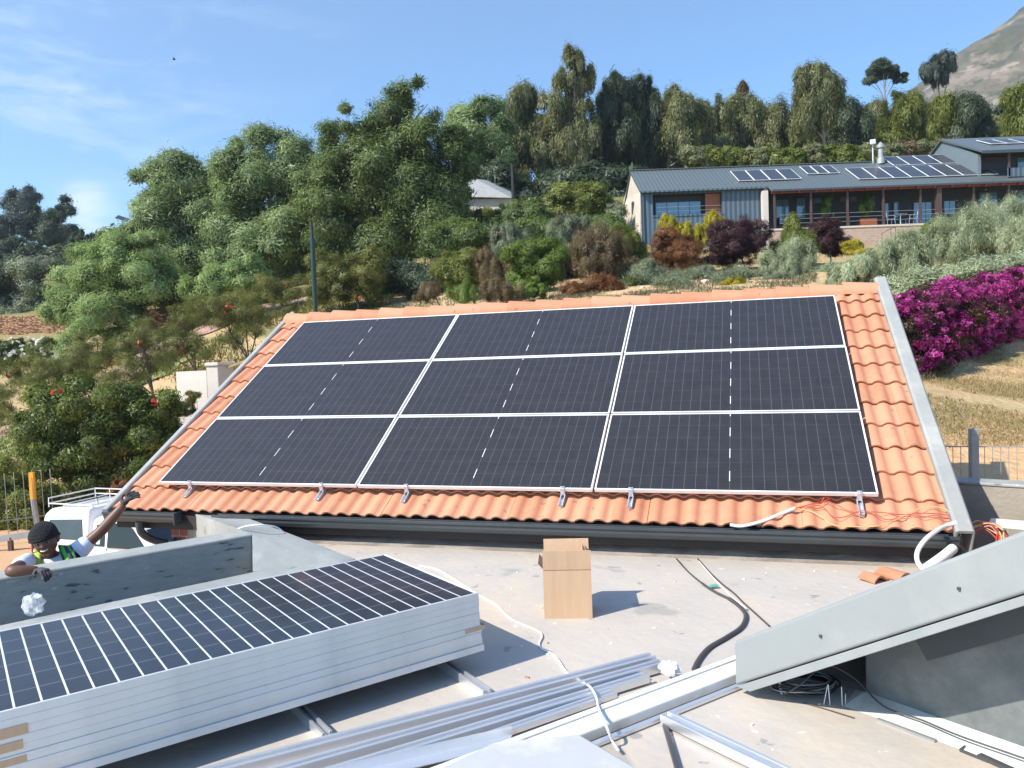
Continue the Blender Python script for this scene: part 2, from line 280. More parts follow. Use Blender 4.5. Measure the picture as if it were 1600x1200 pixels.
# solar glass: 24 x 6 half cut cells from UV, gap in the middle
def solar(name, cell, cell2, line, lw, hl, dash, rough, dirt=0.2, dashcol=(0.85, 0.86, 0.88), dusty=0.05):
    m, nt, b = mat_base(name); N, L = nt.nodes, nt.links
    uv = N.new('ShaderNodeUVMap'); s = N.new('ShaderNodeSeparateXYZ'); L.new(uv.outputs[0], s.inputs[0])
    def mt(op, a, b2=None, c=None):
        q = N.new('ShaderNodeMath'); q.operation = op
        for i, v in enumerate((a, b2, c)):
            if v is None: continue
            if isinstance(v, (int, float)): q.inputs[i].default_value = v
            else: L.new(v, q.inputs[i])
        return q.outputs[0]
    def edge(coord, n, w):     # 1 within w of a multiple of 1/n
        fr = mt('FRACT', mt('MULTIPLY', coord, n)); d = mt('ABSOLUTE', mt('SUBTRACT', fr, 0.5))
        return mt('GREATER_THAN', d, 0.5-w)
    U, Vv = s.outputs[0], s.outputs[1]
    vl = edge(U, 24, lw); hh = edge(Vv, 6, lw*0.45)
    mid = mt('LESS_THAN', mt('ABSOLUTE', mt('SUBTRACT', U, 0.5)), 0.0016)
    dsh = mt('MULTIPLY', mid, mt('GREATER_THAN', mt('FRACT', mt('MULTIPLY_ADD', Vv, dash, 0.2)), 0.58))
    n = N.new('ShaderNodeTexNoise'); t = N.new('ShaderNodeTexCoord'); L.new(t.outputs['Object'], n.inputs['Vector']); n.inputs['Scale'].default_value = 2.0; n.inputs['Detail'].default_value = 8
    c = N.new('ShaderNodeMix'); c.data_type = 'RGBA'; c.inputs[6].default_value = (*cell, 1); c.inputs[7].default_value = (*cell2, 1); L.new(n.outputs[0], c.inputs[0])
    def over(prev, fac, colr, k=1):
        q = N.new('ShaderNodeMix'); q.data_type = 'RGBA'; L.new(mt('MULTIPLY', fac, k), q.inputs[0]); L.new(prev, q.inputs[6]); q.inputs[7].default_value = (*colr, 1); return q.outputs[2]
    bus = edge(U, 24*1, lw); fine = edge(Vv, 60, 0.06)
    o = over(c.outputs[2], fine, (0.10, 0.11, 0.14), 0.35)
    o = over(o, hh, line, hl); o = over(o, vl, line); o = over(o, dsh, dashcol)
    L.new(o, b.inputs['Base Color']); b.inputs['Roughness'].default_value = 0.6; b.inputs['Specular IOR Level'].default_value = 0.2
    b.inputs['Coat Weight'].default_value = 0.55; b.inputs['Coat Roughness'].default_value = rough
    g = N.new('ShaderNodeBsdfDiffuse'); g.inputs[0].default_value = (0.40, 0.37, 0.34, 1)
    n2 = N.new('ShaderNodeTexNoise'); n2.inputs['Scale'].default_value = 7; n2.inputs['Detail'].default_value = 9; L.new(t.outputs['Object'], n2.inputs['Vector'])
    ms = N.new('ShaderNodeMixShader'); mr = N.new('ShaderNodeMapRange'); mr.inputs[1].default_value = 0.3; mr.inputs[2].default_value = 0.8; mr.inputs[3].default_value = dusty*0.5; mr.inputs[4].default_value = dusty*1.6; L.new(n2.outputs[0], mr.inputs[0])
    L.new(mr.outputs[0], ms.inputs[0]); L.new(b.outputs[0], ms.inputs[1]); L.new(g.outputs[0], ms.inputs[2]); L.new(ms.outputs[0], N['Material Output'].inputs[0])
    return m
MAT['pv'] = solar('pv_cells', (0.010, 0.009, 0.010), (0.014, 0.012, 0.015), (0.055, 0.058, 0.068), 0.035, 0.6, 3.5, 0.10, dusty=0.022, dashcol=(.62, .62, .64))
MAT['pvstack'] = solar('pv_cells_blue', (0.009, 0.011, 0.019), (0.013, 0.017, 0.029), (0.62, 0.64, 0.68), 0.045, 0.16, 3, 0.10, dashcol=(0.7, 0.7, 0.72), dusty=0.02)
MAT['pvfar'] = pm('pv_far', (0.045, 0.047, 0.055), 0.3, c2=(0.035, 0.038, 0.045), scale=3, spec=0.8)
# ------------------------------------------------------------------ frames of reference
O0 = V(-3.71641751, 8.19107708, 0.53535067)
E_ = V(0.957862047, -0.287228653, 0); S_ = V(0.2482624, 0.82791576, 0.50291279); N_ = V(-0.14445096, -0.48172108, 0.86433716)
NH = V(0.287228653, 0.957862047, 0)      # horizontal, up the slope
def rp_(e, s, n=0): return O0+E_*e+S_*s+N_*n
D_ = V(0.812, 0.5836, 0).normalized(); Q_ = V(-0.5836, 0.812, 0).normalized()   # axes of the flat roofed part and the panel stack
ROOF_E0, ROOF_E1, ROOF_S0, ROOF_S1 = -0.42, 7.36, -0.30, 3.78
TN = -0.135
# ------------------------------------------------------------------ terrain
ctrl = []
for px, py, Y in [(0,860,21.5),(-150,870,21),(80,855,22),(100,775,27),(200,778,27),(300,760,26),(10,700,36),(-200,720,36),(0,640,42),(180,605,40),(250,530,46),(130,640,37),(330,612,33),
      (0,548,50),(100,545,50),(0,505,54),(90,505,54),(-300,520,54),(0,470,64),(200,475,60),(400,500,40),(500,475,42),(600,465,44),(0,415,100),(125,418,90),(60,385,130),(-300,420,110),(280,420,95),
      (1050,447,33),(900,462,33),(700,478,36),(1200,430,36),(1003,392,49),(1200,392,49),(1450,385,49),(1700,360,49),(900,352,52),(765,315,75),(880,305,78),(650,440,47),(560,420,70),(1280,262,82),(1450,255,85),(1100,275,80),(1600,225,95),(1750,200,110),
      (1440,603,17),(1600,528,22),(1600,650,13),(1500,745,10.4),(1600,765,9.6),(1450,445,27),(1600,412,31),(1750,430,27),(1400,455,28),(1750,640,14),(1750,760,10),(300,430,180),(900,330,170),(1500,250,170),(-200,440,180),(0,440,300),(500,420,300),(1000,380,320),(1600,300,320),(800,470,700),(100,500,700),(1500,440,700)]:
    p = at(px, py, Y); ctrl.append((p.x, p.y, p.z))
ctrl += [(-8,12,-3.05),(-4,14,-3.0),(-14,14,-3.1),(-20,5,-3.2),(-8,4,-3.1),(-1,14,-2),(-12,18,-3.0),(-7,20,-3),(-3,20,-1.5),(1,16,.8),(4,14,1.0),(0,22,1.6),(-4,26,0.5),(4,24,2.6),(7,12,.3),(8,6,-.3),(10,3,-.6),(0,-10,-3),(10,-10,-2),(-15,-10,-3.5),(-1,31,3.0),(-9,34,0.6),(14,8,-.2)]
cp = np.array(ctrl)
def _k(r2): return r2*np.log(np.sqrt(r2)+1e-9)
def _solve():
    n = len(cp); d = ((cp[:, None, :2]-cp[None, :, :2])**2).sum(-1); K = _k(d)+np.eye(n)*8.0
    P = np.c_[np.ones(n), cp[:, :2]]; A = np.zeros((n+3, n+3)); A[:n, :n] = K; A[:n, n:] = P; A[n:, :n] = P.T
    return np.linalg.solve(A, np.r_[cp[:, 2], 0, 0, 0])
W_ = _solve()
def terr_np(x, y):
    x = np.asarray(x, float).ravel(); y = np.asarray(y, float).ravel(); out = np.zeros(len(x))
    for i in range(0, len(x), 4000):
        d = (x[i:i+4000, None]-cp[None, :, 0])**2+(y[i:i+4000, None]-cp[None, :, 1])**2
        out[i:i+4000] = _k(d+1e-12)@W_[:-3]+W_[-3]+W_[-2]*x[i:i+4000]+W_[-1]*y[i:i+4000]
    # keep the ground below the buildings
    b1 = (x > -4.6) & (x < 5.6) & (y < 12.0-0.3*(x+4)+.6) & (y > -12)
    out = np.where(b1, np.minimum(out, -0.6), out)
    return out
def terr(x, y): return float(terr_np([x], [y])[0])
def sheet(name, xs, ys, zoff, mat, mask=None, rough=0.0):
    X, Y = np.meshgrid(xs, ys); Z = terr_np(X, Y).reshape(X.shape)+zoff
    if rough: Z = Z+rough*np.sin(X*1.7+np.cos(Y*1.3)*2)*np.cos(Y*2.1+X*.4)*np.clip((Y-10)/20, 0, 1)
    v = np.c_[X.ravel(), Y.ravel(), Z.ravel()]; nx, ny = len(xs), len(ys)
    i = (np.arange(ny-1)[:, None]*nx+np.arange(nx-1)).ravel(); f = np.c_[i, i+1, i+nx+1, i+nx]
    if mask is not None:
        c = v[f].mean(1); f = f[mask(c[:, 0], c[:, 1])]
    me = bpy.data.meshes.new(name); me.from_pydata(v.tolist(), [], f.tolist()); me.polygons.foreach_set('use_smooth', [True]*len(f)); me.update()
    return tag(link(name, me, None, mat), kind='structure')
# ground material: orange soil, dry straw grass, scattered green, stones
m, nt, b = mat_base('garden_ground'); N, L = nt.nodes, nt.links
t = N.new('ShaderNodeTexCoord')
def tn(scale, det, lo, hi, rough=.65):
    n = N.new('ShaderNodeTexNoise'); n.inputs['Scale'].default_value = scale; n.inputs['Detail'].default_value = det; n.inputs['Roughness'].default_value = rough; L.new(t.outputs['Object'], n.inputs['Vector'])
    r = N.new('ShaderNodeMapRange'); r.inputs[1].default_value = lo; r.inputs[2].default_value = hi; L.new(n.outputs[0], r.inputs[0]); return r.outputs[0]
def mx(f, a, b_):
    q = N.new('ShaderNodeMix'); q.data_type = 'RGBA'; L.new(f, q.inputs[0])
    for i, c in ((6, a), (7, b_)):
        if isinstance(c, tuple): q.inputs[i].default_value = (*c, 1)
        else: L.new(c, q.inputs[i])
    return q.outputs[2]
soil = mx(tn(3, 8, .3, .7), (0.50, 0.30, 0.155), (0.58, 0.40, 0.23))
straw = mx(tn(9, 8, .35, .65), (0.52, 0.40, 0.23), (0.38, 0.28, 0.15))
green = mx(tn(6, 6, .35, .65), (0.16, 0.15, 0.06), (0.24, 0.22, 0.09))
sepg = N.new('ShaderNodeSeparateXYZ'); L.new(t.outputs['Object'], sepg.inputs[0])
rg = N.new('ShaderNodeMapRange'); rg.inputs[1].default_value = 11.2; rg.inputs[2].default_value = 12.6; L.new(sepg.outputs['Y'], rg.inputs[0])
strawm = N.new('ShaderNodeMath'); strawm.operation = 'MULTIPLY'; L.new(rg.outputs[0], strawm.inputs[0]); L.new(tn(.9, 8, .38, .56), strawm.inputs[1])
g1 = mx(strawm.outputs[0], soil, straw)
rg2 = N.new('ShaderNodeMapRange'); rg2.inputs[1].default_value = 36; rg2.inputs[2].default_value = 60; L.new(sepg.outputs['Y'], rg2.inputs[0])
gm = N.new('ShaderNodeMath'); gm.operation = 'MAXIMUM'; L.new(rg2.outputs[0], gm.inputs[0])
gp = N.new('ShaderNodeMath'); gp.operation = 'MULTIPLY'; L.new(rg.outputs[0], gp.inputs[0]); L.new(tn(.5, 8, .52, .66), gp.inputs[1]); L.new(gp.outputs[0], gm.inputs[1])
g2 = mx(gm.outputs[0], g1, green)
L.new(g2, b.inputs['Base Color']); b.inputs['Roughness'].default_value = 1; b.inputs['Specular IOR Level'].default_value = 0.1
nb = N.new('ShaderNodeTexNoise'); nb.inputs['Scale'].default_value = 7; nb.inputs['Detail'].default_value = 9; L.new(t.outputs['Object'], nb.inputs['Vector'])
bp = N.new('ShaderNodeBump'); bp.inputs['Strength'].default_value = 0.7; bp.inputs['Distance'].default_value = 0.12; L.new(nb.outputs[0], bp.inputs['Height']); L.new(bp.outputs[0], b.inputs['Normal']); MAT['ground'] = m
xs = np.unique(np.r_[np.linspace(-400, -40, 40), np.linspace(-40, 40, 200), np.linspace(40, 500, 40)]); ys = np.unique(np.r_[np.linspace(-60, 5, 20), np.linspace(5, 60, 170), np.linspace(60, 700, 70)])
sheet('ground', xs, ys, 0, MAT['ground'], rough=0.10)
MAT['lawn'] = pm('lawn', (0.17, 0.21, 0.06), 0.95, c2=(0.24, 0.25, 0.09), scale=2, bump=0.7, bscale=20)
MAT['path'] = pm('brick_path', (0.40, 0.255, 0.20), 0.9, c2=(0.34, 0.21, 0.165), scale=1.5, bump=0.4)
MAT['drive'] = pm('sandy_drive', (0.56, 0.34, 0.19), 0.95, c2=(0.50, 0.30, 0.16), scale=1.0, bump=0.3)
def near(pts, w):
    P = np.array([(p.x, p.y) for p in pts])
    def f(x, y):
        best = np.full(x.shape, 1e9)
        for a, b_ in zip(P[:-1], P[1:]):
            d = b_-a; t_ = np.clip(((x-a[0])*d[0]+(y-a[1])*d[1])/(d@d), 0, 1); best = np.minimum(best, np.hypot(x-a[0]-d[0]*t_, y-a[1]-d[1]*t_))
        return best < w
    return f
gx, gy = np.arange(-45, -5, .35), np.arange(24, 56, .35)
sheet('lawn', gx, gy, .07, MAT['lawn'], near([at(-60, 700, 36), at(25, 700, 36)], 3.4), rough=.10)
sheet('lawn', gx, gy, .07, MAT['lawn'], near([at(225, 580, 38), at(262, 575, 38)], 1.3), rough=.10)
sheet('garden_path', gx, gy, .09, MAT['path'], near([at(60, 640, 39), at(180, 590, 41), at(290, 540, 44), at(430, 520, 44)], 1.9), rough=.10)
sheet('driveway', np.arange(-30, -5, .5), np.arange(10, 26, .5), .15, MAT['drive'])
# mountain far right
xs = np.linspace(250, 1100, 90); ys = np.linspace(500, 1100, 70)
X, Y = np.meshgrid(xs, ys)
def hillz(X, Y):
    return (268+(X-446)*0.74)*np.exp(-((Y-800)/330)**2)
rr = np.zeros_like(X)
for k, (fx_, amp) in enumerate([(60, 9), (31, 6), (15, 3.5), (8, 1.8)]):
    rr += amp*np.sin(X/fx_*1.3+k+1.7*np.sin(Y/fx_*.7+k))*np.cos(Y/fx_+X/fx_*.5+2*k)
Z = hillz(X, Y)+rr
vv = np.c_[X.ravel(), Y.ravel(), Z.ravel()]; nx = len(xs); i = (np.arange(len(ys)-1)[:, None]*nx+np.arange(nx-1)).ravel()
me = bpy.data.meshes.new('mountain'); me.from_pydata(vv.tolist(), [], np.c_[i, i+1, i+nx+1, i+nx].tolist()); me.polygons.foreach_set('use_smooth', [True]*len(me.polygons))
MAT['mount'] = pm('fynbos_slope', (0.075, 0.075, 0.04), 0.95, c2=(0.14, 0.115, 0.07), scale=0.05, contrast=.16, c3=(0.24, 0.185, 0.13), s3=0.022, t3=(.53, .60), bump=0.5, bscale=.12, stretch=(1, .6, 1.0), spots=[((.05, .055, .03), .09, .60), ((.33, .27, .2), .05, .64)])
tag(link('mountain', me, None, MAT['mount']), kind='structure')
# ------------------------------------------------------------------ tiled roof building
tr = empty('tiled_roof', rp_(3.4, ROOF_S0, TN)-V(0, 0, .3), 'terracotta tiled lean-to roof carrying the nine solar panels', 'roof')
def tile_field(e0, e1, s0, s1, gauge, pitch, name, parent, base=TN, fr=rp_, seed=3):
    r = np.random.default_rng(seed); w = 2*pitch
    prof = []
    k = 18
    for i in range(k):
        u = i/k; v = (u*2) % 1
        hh = 0.030*max(0, math.sin(math.pi*min(v/0.74, 1)))**0.75 if v < .74 else 0
        prof.append((u, hh+(0.003 if .97 < u or u < .03 else 0)))
    ncol = int(math.ceil((e1-e0)/w)); nrow = int(round((s1-s0)/gauge)); vs, fs, rn = [], [], []
    for j in range(nrow):
        for c in range(ncol):
            jx, jz, js, rv = r.normal(0, .002), r.normal(0, .0012), r.normal(0, .004), r.random()
            bb = len(vs); cols = prof+[(1.012, 0.006)]
            eb = e0+c*w
            for t_, lift in ((0.0, 0.014), (0.0, 0.030), (0.05, 0.0305), (0.5, 0.017), (1.06, 0.001)):
                for u, hh in cols:
                    e = min(eb+u*w+jx, e1); ss = s0+(j+t_)*gauge+js
                    vs.append(fr(e, ss, base+hh+lift+jz+c % 2*0.0006))
            n = len(cols)
            for a in range(4):
                for i in range(n-1): fs.append((bb+a*n+i, bb+a*n+i+1, bb+(a+1)*n+i+1, bb+(a+1)*n+i))
            rn += [rv]*(5*n)
    vs = np.array(vs); me = bpy.data.meshes.new(name); me.from_pydata((vs-offset_for(parent, vs)).tolist(), [], fs); me.update()
    o = link(name, me, parent, MAT['tile']); me.polygons.foreach_set('use_smooth', [True]*len(fs)); me.set_sharp_from_angle(angle=math.radians(60))
    at_ = me.attributes.new('rnd', 'FLOAT', 'POINT'); at_.data.foreach_set('value', rn); return o
tile_field(ROOF_E0, ROOF_E1, ROOF_S0, ROOF_S1+.05, 0.342, 0.1525, 'tile_field', tr)
# ridge caps
def ridge(e0, e1, s, name, parent, L=0.385):
    r = np.random.default_rng(5); n = int((e1-e0)/L)+1; L = (e1-e0)/n; vs, fs, rn = [], [], []
    for i in range(n):
        a = e0+i*L; bb = len(vs); jz = r.normal(0, .004)
        for q, (ee, rad, up) in enumerate(((a+L*1.05, .085, 0.0), (a, .105, .012), (a, .092, .002))):
            for k in range(13):
                th = math.pi*(k/12)*1.1-0.05*math.pi
                p = rp_(ee, s, TN+0.03)+NH*(-rad*1.25*math.cos(th))+V(0, 0, rad*1.0*math.sin(th)+up+jz-.022-.03*max(0,math.cos(th)))
                vs.append(p)
        for q in range(2):
            for k in range(12): fs.append((bb+q*13+k, bb+q*13+k+1, bb+(q+1)*13+k+1, bb+(q+1)*13+k))
        rn += [r.random()]*39
    vs = np.array(vs); me = bpy.data.meshes.new(name); me.from_pydata((vs-offset_for(parent, vs)).tolist(), [], fs); o = link(name, me, parent, MAT['tile'])
    me.polygons.foreach_set('use_smooth', [True]*len(fs)); me.set_sharp_from_angle(angle=math.radians(40)); at_ = me.attributes.new('rnd', 'FLOAT', 'POINT'); at_.data.foreach_set('value', rn)
ridge(ROOF_E0-.03, ROOF_E1+.0, ROOF_S1-.03, 'ridge_cap', tr)
# barges: right one broad flat flashing in two lengths, left one slim
for sa, sb, dz in ((ROOF_S0-.06, 1.0, 0.0), (0.98, ROOF_S1+.16, -.006)):
    b_ = MB(); pr = [(0, -.02), (0, .062), (.018, .076), (.115, .076), (.13, .06), (.13, -.20), (.115, -.20), (.115, .045), (.02, .045), (.02, -.02)]
    b_.prism([rp_(ROOF_E1-.005+x, sa, TN+z+dz+.02) for x, z in pr], S_*(sb-sa)); b_.build('barge_flashing', MAT['barge'], tr, bevel=.004)
b_ = MB(); b_.prism([rp_(ROOF_E0-.075+x, ROOF_S0-.05, TN+z) for x, z in [(0, -.15), (0, .05), (.012, .062), (.06, .062), (.072, .05), (.072, -.02), (.05, -.02), (.05, -.15)]], S_*(ROOF_S1-ROOF_S0+.2)); b_.build('barge_flashing', MAT['barge'], tr, bevel=.003)
# under-roof boards, walls
b_ = MB(); b_.hexa([rp_(ROOF_E0-.02, ROOF_S0+.02, TN-.10), rp_(ROOF_E1+.05, ROOF_S0+.02, TN-.10), rp_(ROOF_E1+.05, ROOF_S1, TN-.10), rp_(ROOF_E0-.02, ROOF_S1, TN-.10),
   rp_(ROOF_E0-.02, ROOF_S0+.02, TN-.02), rp_(ROOF_E1+.05, ROOF_S0+.02, TN-.02), rp_(ROOF_E1+.05, ROOF_S1, TN-.02), rp_(ROOF_E0-.02, ROOF_S1, TN-.02)]); b_.build('roof_board', MAT['dark'], tr)
ev = rp_(0, ROOF_S0, TN); 
def ep(e, n, z):                 # point by ridge coordinate, horizontal distance behind the eave line, height
    p = V(ev.x, ev.y, 0)+E_*e+NH*n; return V(p.x, p.y, z)
b_ = MB(); W0, W1 = 0.1, ROOF_E1-.06
b_.hexa([ep(W0, .22, -3.2), ep(W1, .22, -3.2), ep(W1, 3.45, -3.2), ep(W0, 3.45, -3.2), ep(W0, .22, .30), ep(W1, .22, .30), ep(W1, 3.45, 2.12), ep(W0, 3.45, 2.12)]); b_.build('wall', MAT['brick'], tr)
b_ = MB(); b_.obox(ep(ROOF_E0+.02, .02, .09), E_*(ROOF_E1-ROOF_E0-.02), NH*.20, V(0, 0, .14)); b_.build('shade_dark_fascia', MAT['dark'], tr)  # coloured near black to stand for the shade below the gutter
def gutter(e0, e1, parent):
    pr = [(-.005, .275), (-.10, .275), (-.105, .262), (-.092, .245), (-.088, .215), (-.075, .178), (-.04, .165), (.0, .165), (.0, .175), (-.038, .176), (-.066, .188), (-.078, .22), (-.086, .262), (-.0, .262)]
    # open trough: outer skin and inner skin
    pr = [(0, .268), (0, .168), (-.05, .168), (-.078, .182), (-.094, .212), (-.094, .238), (-.11, .252), (-.11, .276), (-.098, .276), (-.098, .258), (-.083, .242), (-.083, .214), (-.07, .192), (-.048, .18), (-.01, .18), (-.01, .268)]
    b2 = MB(); b2.prism([ep(e0, n, z) for n, z in pr][::-1], E_*(e1-e0)); return b2.build('gutter', MAT['gutter'], parent, bevel=.002)
gutter(0.86, ROOF_E1+.02, tr); g2_ = gutter(ROOF_E0-.04, 0.42, tr)
b_ = MB(); b_.obox(ep(0.415, -.112, .16), E_*.012, NH*.115, V(0, 0, .12)); b_.build('gutter_end', MAT['gutter'], g2_)
b_ = MB(); b_.tube([ep(-.05, -.05, .17), ep(-.05, -.03, .06), ep(.0, .05, -.03), ep(.12, .14, -.10), ep(.2, .17, -.2), ep(.2, .17, -1.6)], .04, 12, smooth=5); b_.build('downpipe', MAT['gutter'], g2_, smooth=True)
# roof hooks / brackets visible under the lower edge of the panels (parts of the mounting)
for i, e in enumerate((0.379, 1.901, 2.803, 4.309, 4.913, 6.737)):
    bk = empty('mounting_bracket', rp_(e, 0, TN), ['first from the left of the aluminium brackets under the lowest panel row', 'aluminium bracket under the second quarter of the bottom left panel', 'aluminium bracket at the left end of the bottom middle panel', 'aluminium bracket under the bottom middle panel near its right end', 'aluminium bracket under the bottom right panel near its left end', 'rightmost aluminium bracket, beside the loose red wires'][i], 'bracket', 'brackets holding the solar panels')
    b_ = MB(); L = .14 if i != 5 else .17
    for dx in (-.022, .014): b_.obox(rp_(e+dx, -L, TN+.045), E_*.008, S_*(L+.05), N_*.03)
    b_.obox(rp_(e-.022, -L, TN+.038), E_*.044, S_*(L+.05), N_*.008); b_.build('rail_end', MAT['alu'], bk, bevel=.002)
    b_ = MB(); b_.obox(rp_(e-.02, -.018, TN+.07), E_*.04, S_*.03, N_*.073).obox(rp_(e-.02, -.018, TN+.141), E_*.04, S_*.036, N_*.006); b_.lathe([(.008, 0), (.008, .012)], rp_(e, -.004, TN+.148), 6); b_.build('end_clamp', MAT['alu'], bk, bevel=.002)
    b_ = MB(); b_.obox(rp_(e+.0, -L-.01, TN+.01), E_*.02, S_*.02, N_*.06); b_.build('hook', MAT['galv'], bk)
# ------------------------------------------------------------------ solar panels
PW, PH = 2.278, 1.134
def make_panel(name, glass, side, th=.035, lip=.014):
    r = empty(name); LOCAL.add(r.name)
    b_ = MB(); b_.box(0, PW, 0, lip, 0, th).box(0, PW, PH-lip, PH, 0, th).box(0, lip, lip, PH-lip, 0, th).box(PW-lip, PW, lip, PH-lip, 0, th)
    b_.build('frame', side, r, bevel=.0012, segs=1)
    vs = [(lip, lip, th-.004), (PW-lip, lip, th-.004), (PW-lip, PH-lip, th-.004), (lip, PH-lip, th-.004)]
    vb = [(x, y, th-.010) for x, y, z in vs]
    me = bpy.data.meshes.new('glass'); me.from_pydata(vs+vb, [], [(0, 1, 2, 3), (7, 6, 5, 4)]); uvl = me.uv_layers.new(name='UVMap')
    for k, uv in enumerate([(0, 0), (1, 0), (1, 1), (0, 1), (0, 0), (1, 0), (1, 1), (0, 1)]): uvl.data[k].uv = uv
    link('glass', me, r, glass)
    return r
proto = make_panel('solar_panel', MAT['pv'], MAT['frame'])
Rroof = Matrix(((E_.x, S_.x, N_.x), (E_.y, S_.y, N_.y), (E_.z, S_.z, N_.z)))
cn, rn_ = ['left', 'middle', 'right'], ['bottom', 'middle', 'top']
first = True
for r_i in range(3):
    for c_i in range(3):
        o = proto if first else copy_tree(proto); first = False
        jit = rng.normal(0, .0015, 3)
        o.matrix_world = Matrix.Translation(rp_(c_i*(PW+.02)+jit[0], r_i*(PH+.02)+jit[1], -.035+jit[2]*.5)) @ Rroof.to_4x4()
        tag(o, f'dark solar panel on the tiled roof, {cn[c_i]} of the {rn_[r_i]} row' if cn[c_i] != 'middle' or rn_[r_i] != 'middle' else 'dark solar panel at the very centre of the roof array', 'solar panel', 'solar panels mounted on the tiled roof')
# the stack on the flat roof
SX = gz(748, 926, CAMZ-1.331); 
stk = make_panel('solar_panel', MAT['pvstack'], MAT['frame_side'], lip=.012, th=.0364)
Dm = V(0.8104, 0.5818, 0).normalized(); Qm = V(-Dm.y, Dm.x, 0); ang = math.atan2(Dm.y, Dm.x)
corner = SX-Dm*PW
ords = ['lowest', 'second lowest', 'third lowest', 'fourth lowest', 'middle', 'fourth from the top', 'third from the top', 'second from the top', 'topmost']
NS = 9; jx = [.022, .018, .004, .012, 0, .001, -.001, 0.0005, 0]; jy = [0, .010, -.005, -.003, .001, 0, .0005, -.0005, 0]
for k in range(NS):
    o = stk if k == 0 else copy_tree(stk)
    z = SX.z-.0364-(NS-1-k)*.0365
    p = corner+Dm*jx[k]+Qm*jy[k]; o.location = (p.x, p.y, z); o.rotation_euler = (0, 0, ang+rng.normal(0, .0006)*(k < NS-1))
    tag(o, f'{ords[k]} solar panel in the stack lying on the flat roof', 'solar panel', 'spare solar panels stacked on the flat roof')
STZ = SX.z-.0364-(NS-1)*.0365
def card_wrap(pos, ax, ay, L1, L2, z0, z1, label):
    b_ = MB(); t_ = .004
    b_.obox(pos-ax*.004-ay*t_+V(0, 0, z0), ax*L1, ay*t_, V(0, 0, z1-z0)); b_.obox(pos-ax*.008-ay*t_+V(0, 0, z0), ax*t_, ay*L2, V(0, 0, z1-z0))
    tag(b_.build('cardboard_strip', MAT['card'], None), label, 'cardboard', 'cardboard corner strips on the stack')
fr0 = V(corner.x, corner.y, 0)
card_wrap(fr0, Dm, Qm, .15, .1, STZ+.22, STZ+.26, 'upper brown cardboard strip at the near left corner of the stack')
card_wrap(fr0, Dm, Qm, .13, .1, STZ+.165, STZ+.20, 'second brown cardboard strip at the near left corner of the stack')
card_wrap(fr0, Dm, Qm, .14, .1, STZ+.10, STZ+.138, 'lowest brown cardboard strip at the near left corner of the stack')
card_wrap(fr0+Dm*(PW+.028), -Dm, Qm, .13, .05, STZ+.12, STZ+.143, 'brown cardboard strip at the right corner of the stack')
# ------------------------------------------------------------------ flat roof and its parapets
b_ = MB(); poly = [ep(.8, .21, 0), ep(W1+1.5, .21, 0), V(9, 3, 0), V(8, -6, 0), V(-5, -6, 0)]
pA = gz(394, 835, .31)                        # right end of the front top edge of the raised parapet
cB = gz(395, 893, .10); cF = gz(555, 873, .10)
ground_pts = [ep(1.0, .21, 0), ep(W1+1.2, .21, 0), V(9.0, 4.5, 0), V(8, -5, 0), V(-7, -5, 0), V(*(gz(-300, 1085, 0).xy), 0), V(*(gz(555, 879, 0).xy), 0)+Q_*.15]
b_.prism([p-V(0, 0, .35) for p in ground_pts], V(0, 0, .35))
tag(b_.build('flat_roof', MAT['deck'], None), kind='structure')
b_ = MB(); b_.prism([p-V(0, 0, 3.2) for p in [ep(1.1, .2, 0), ep(W1+1.0, .2, 0), V(8.4, 4.2, 0), V(7.5, -4.5, 0), V(-3, -4.5, 0), gz(500, 905, 0)]], V(0, 0, 2.84))
tag(b_.build('building_wall', MAT['brick'], None), 'brick wall under the flat roof', 'wall')
# parapet A
pw = empty('parapet_wall', pA-V(0, 0, .3)-D_*2, 'grey painted parapet around the corner of the flat roof, man leaning on it', 'parapet')
LA = 6.5; wA = .24
b_ = MB(); a0 = V(pA.x, pA.y, -.5)
dirA = (gz(394, 835, .31)-gz(0, 904, .31)).normalized(); qA = V(-dirA.y, dirA.x, 0)
b_.obox(a0-dirA*LA, dirA*LA, qA*wA, V(0, 0, .795)); b_.build('raised_wall', MAT['paint_scuffed_shade'], pw, bevel=.012)
b_ = MB(); b_.obox(V(a0.x, a0.y, .29)-dirA*LA-qA*.004, dirA*(LA+.004), qA*(wA+.008), V(0, 0, .022)); b_.build('lit_top', MAT['paint'], pw, bevel=.01)  # top in the lighter tone, the lit copy of the face paint
b_ = MB(); b_.obox(V(a0.x, a0.y, -3.2)-dirA*LA+qA*.03, dirA*(LA-.05), qA*(wA-.05), V(0, 0, 2.72)); b_.build('brick_base', MAT['brick'], pw)
# low kerb C: front and back top edges
cf0 = gz(-120, 1020, .10); dirC = (cF-cf0).normalized(); qC = V(-dirC.y, dirC.x, 0)
wC = (cB-cF).dot(qC)
b_ = MB(); b_.obox(V(cF.x, cF.y, -.36)-dirC*6, dirC*6, qC*wC, V(0, 0, .458)); b_.build('kerb', MAT['paint'], pw, bevel=.015)
b_ = MB(); b_.obox(V(cF.x, cF.y, -.36)-dirC*6+qC*wC, dirC*4.9, qC*.5, V(0, 0, .2)); b_.build('channel_floor', MAT['paint'], pw)
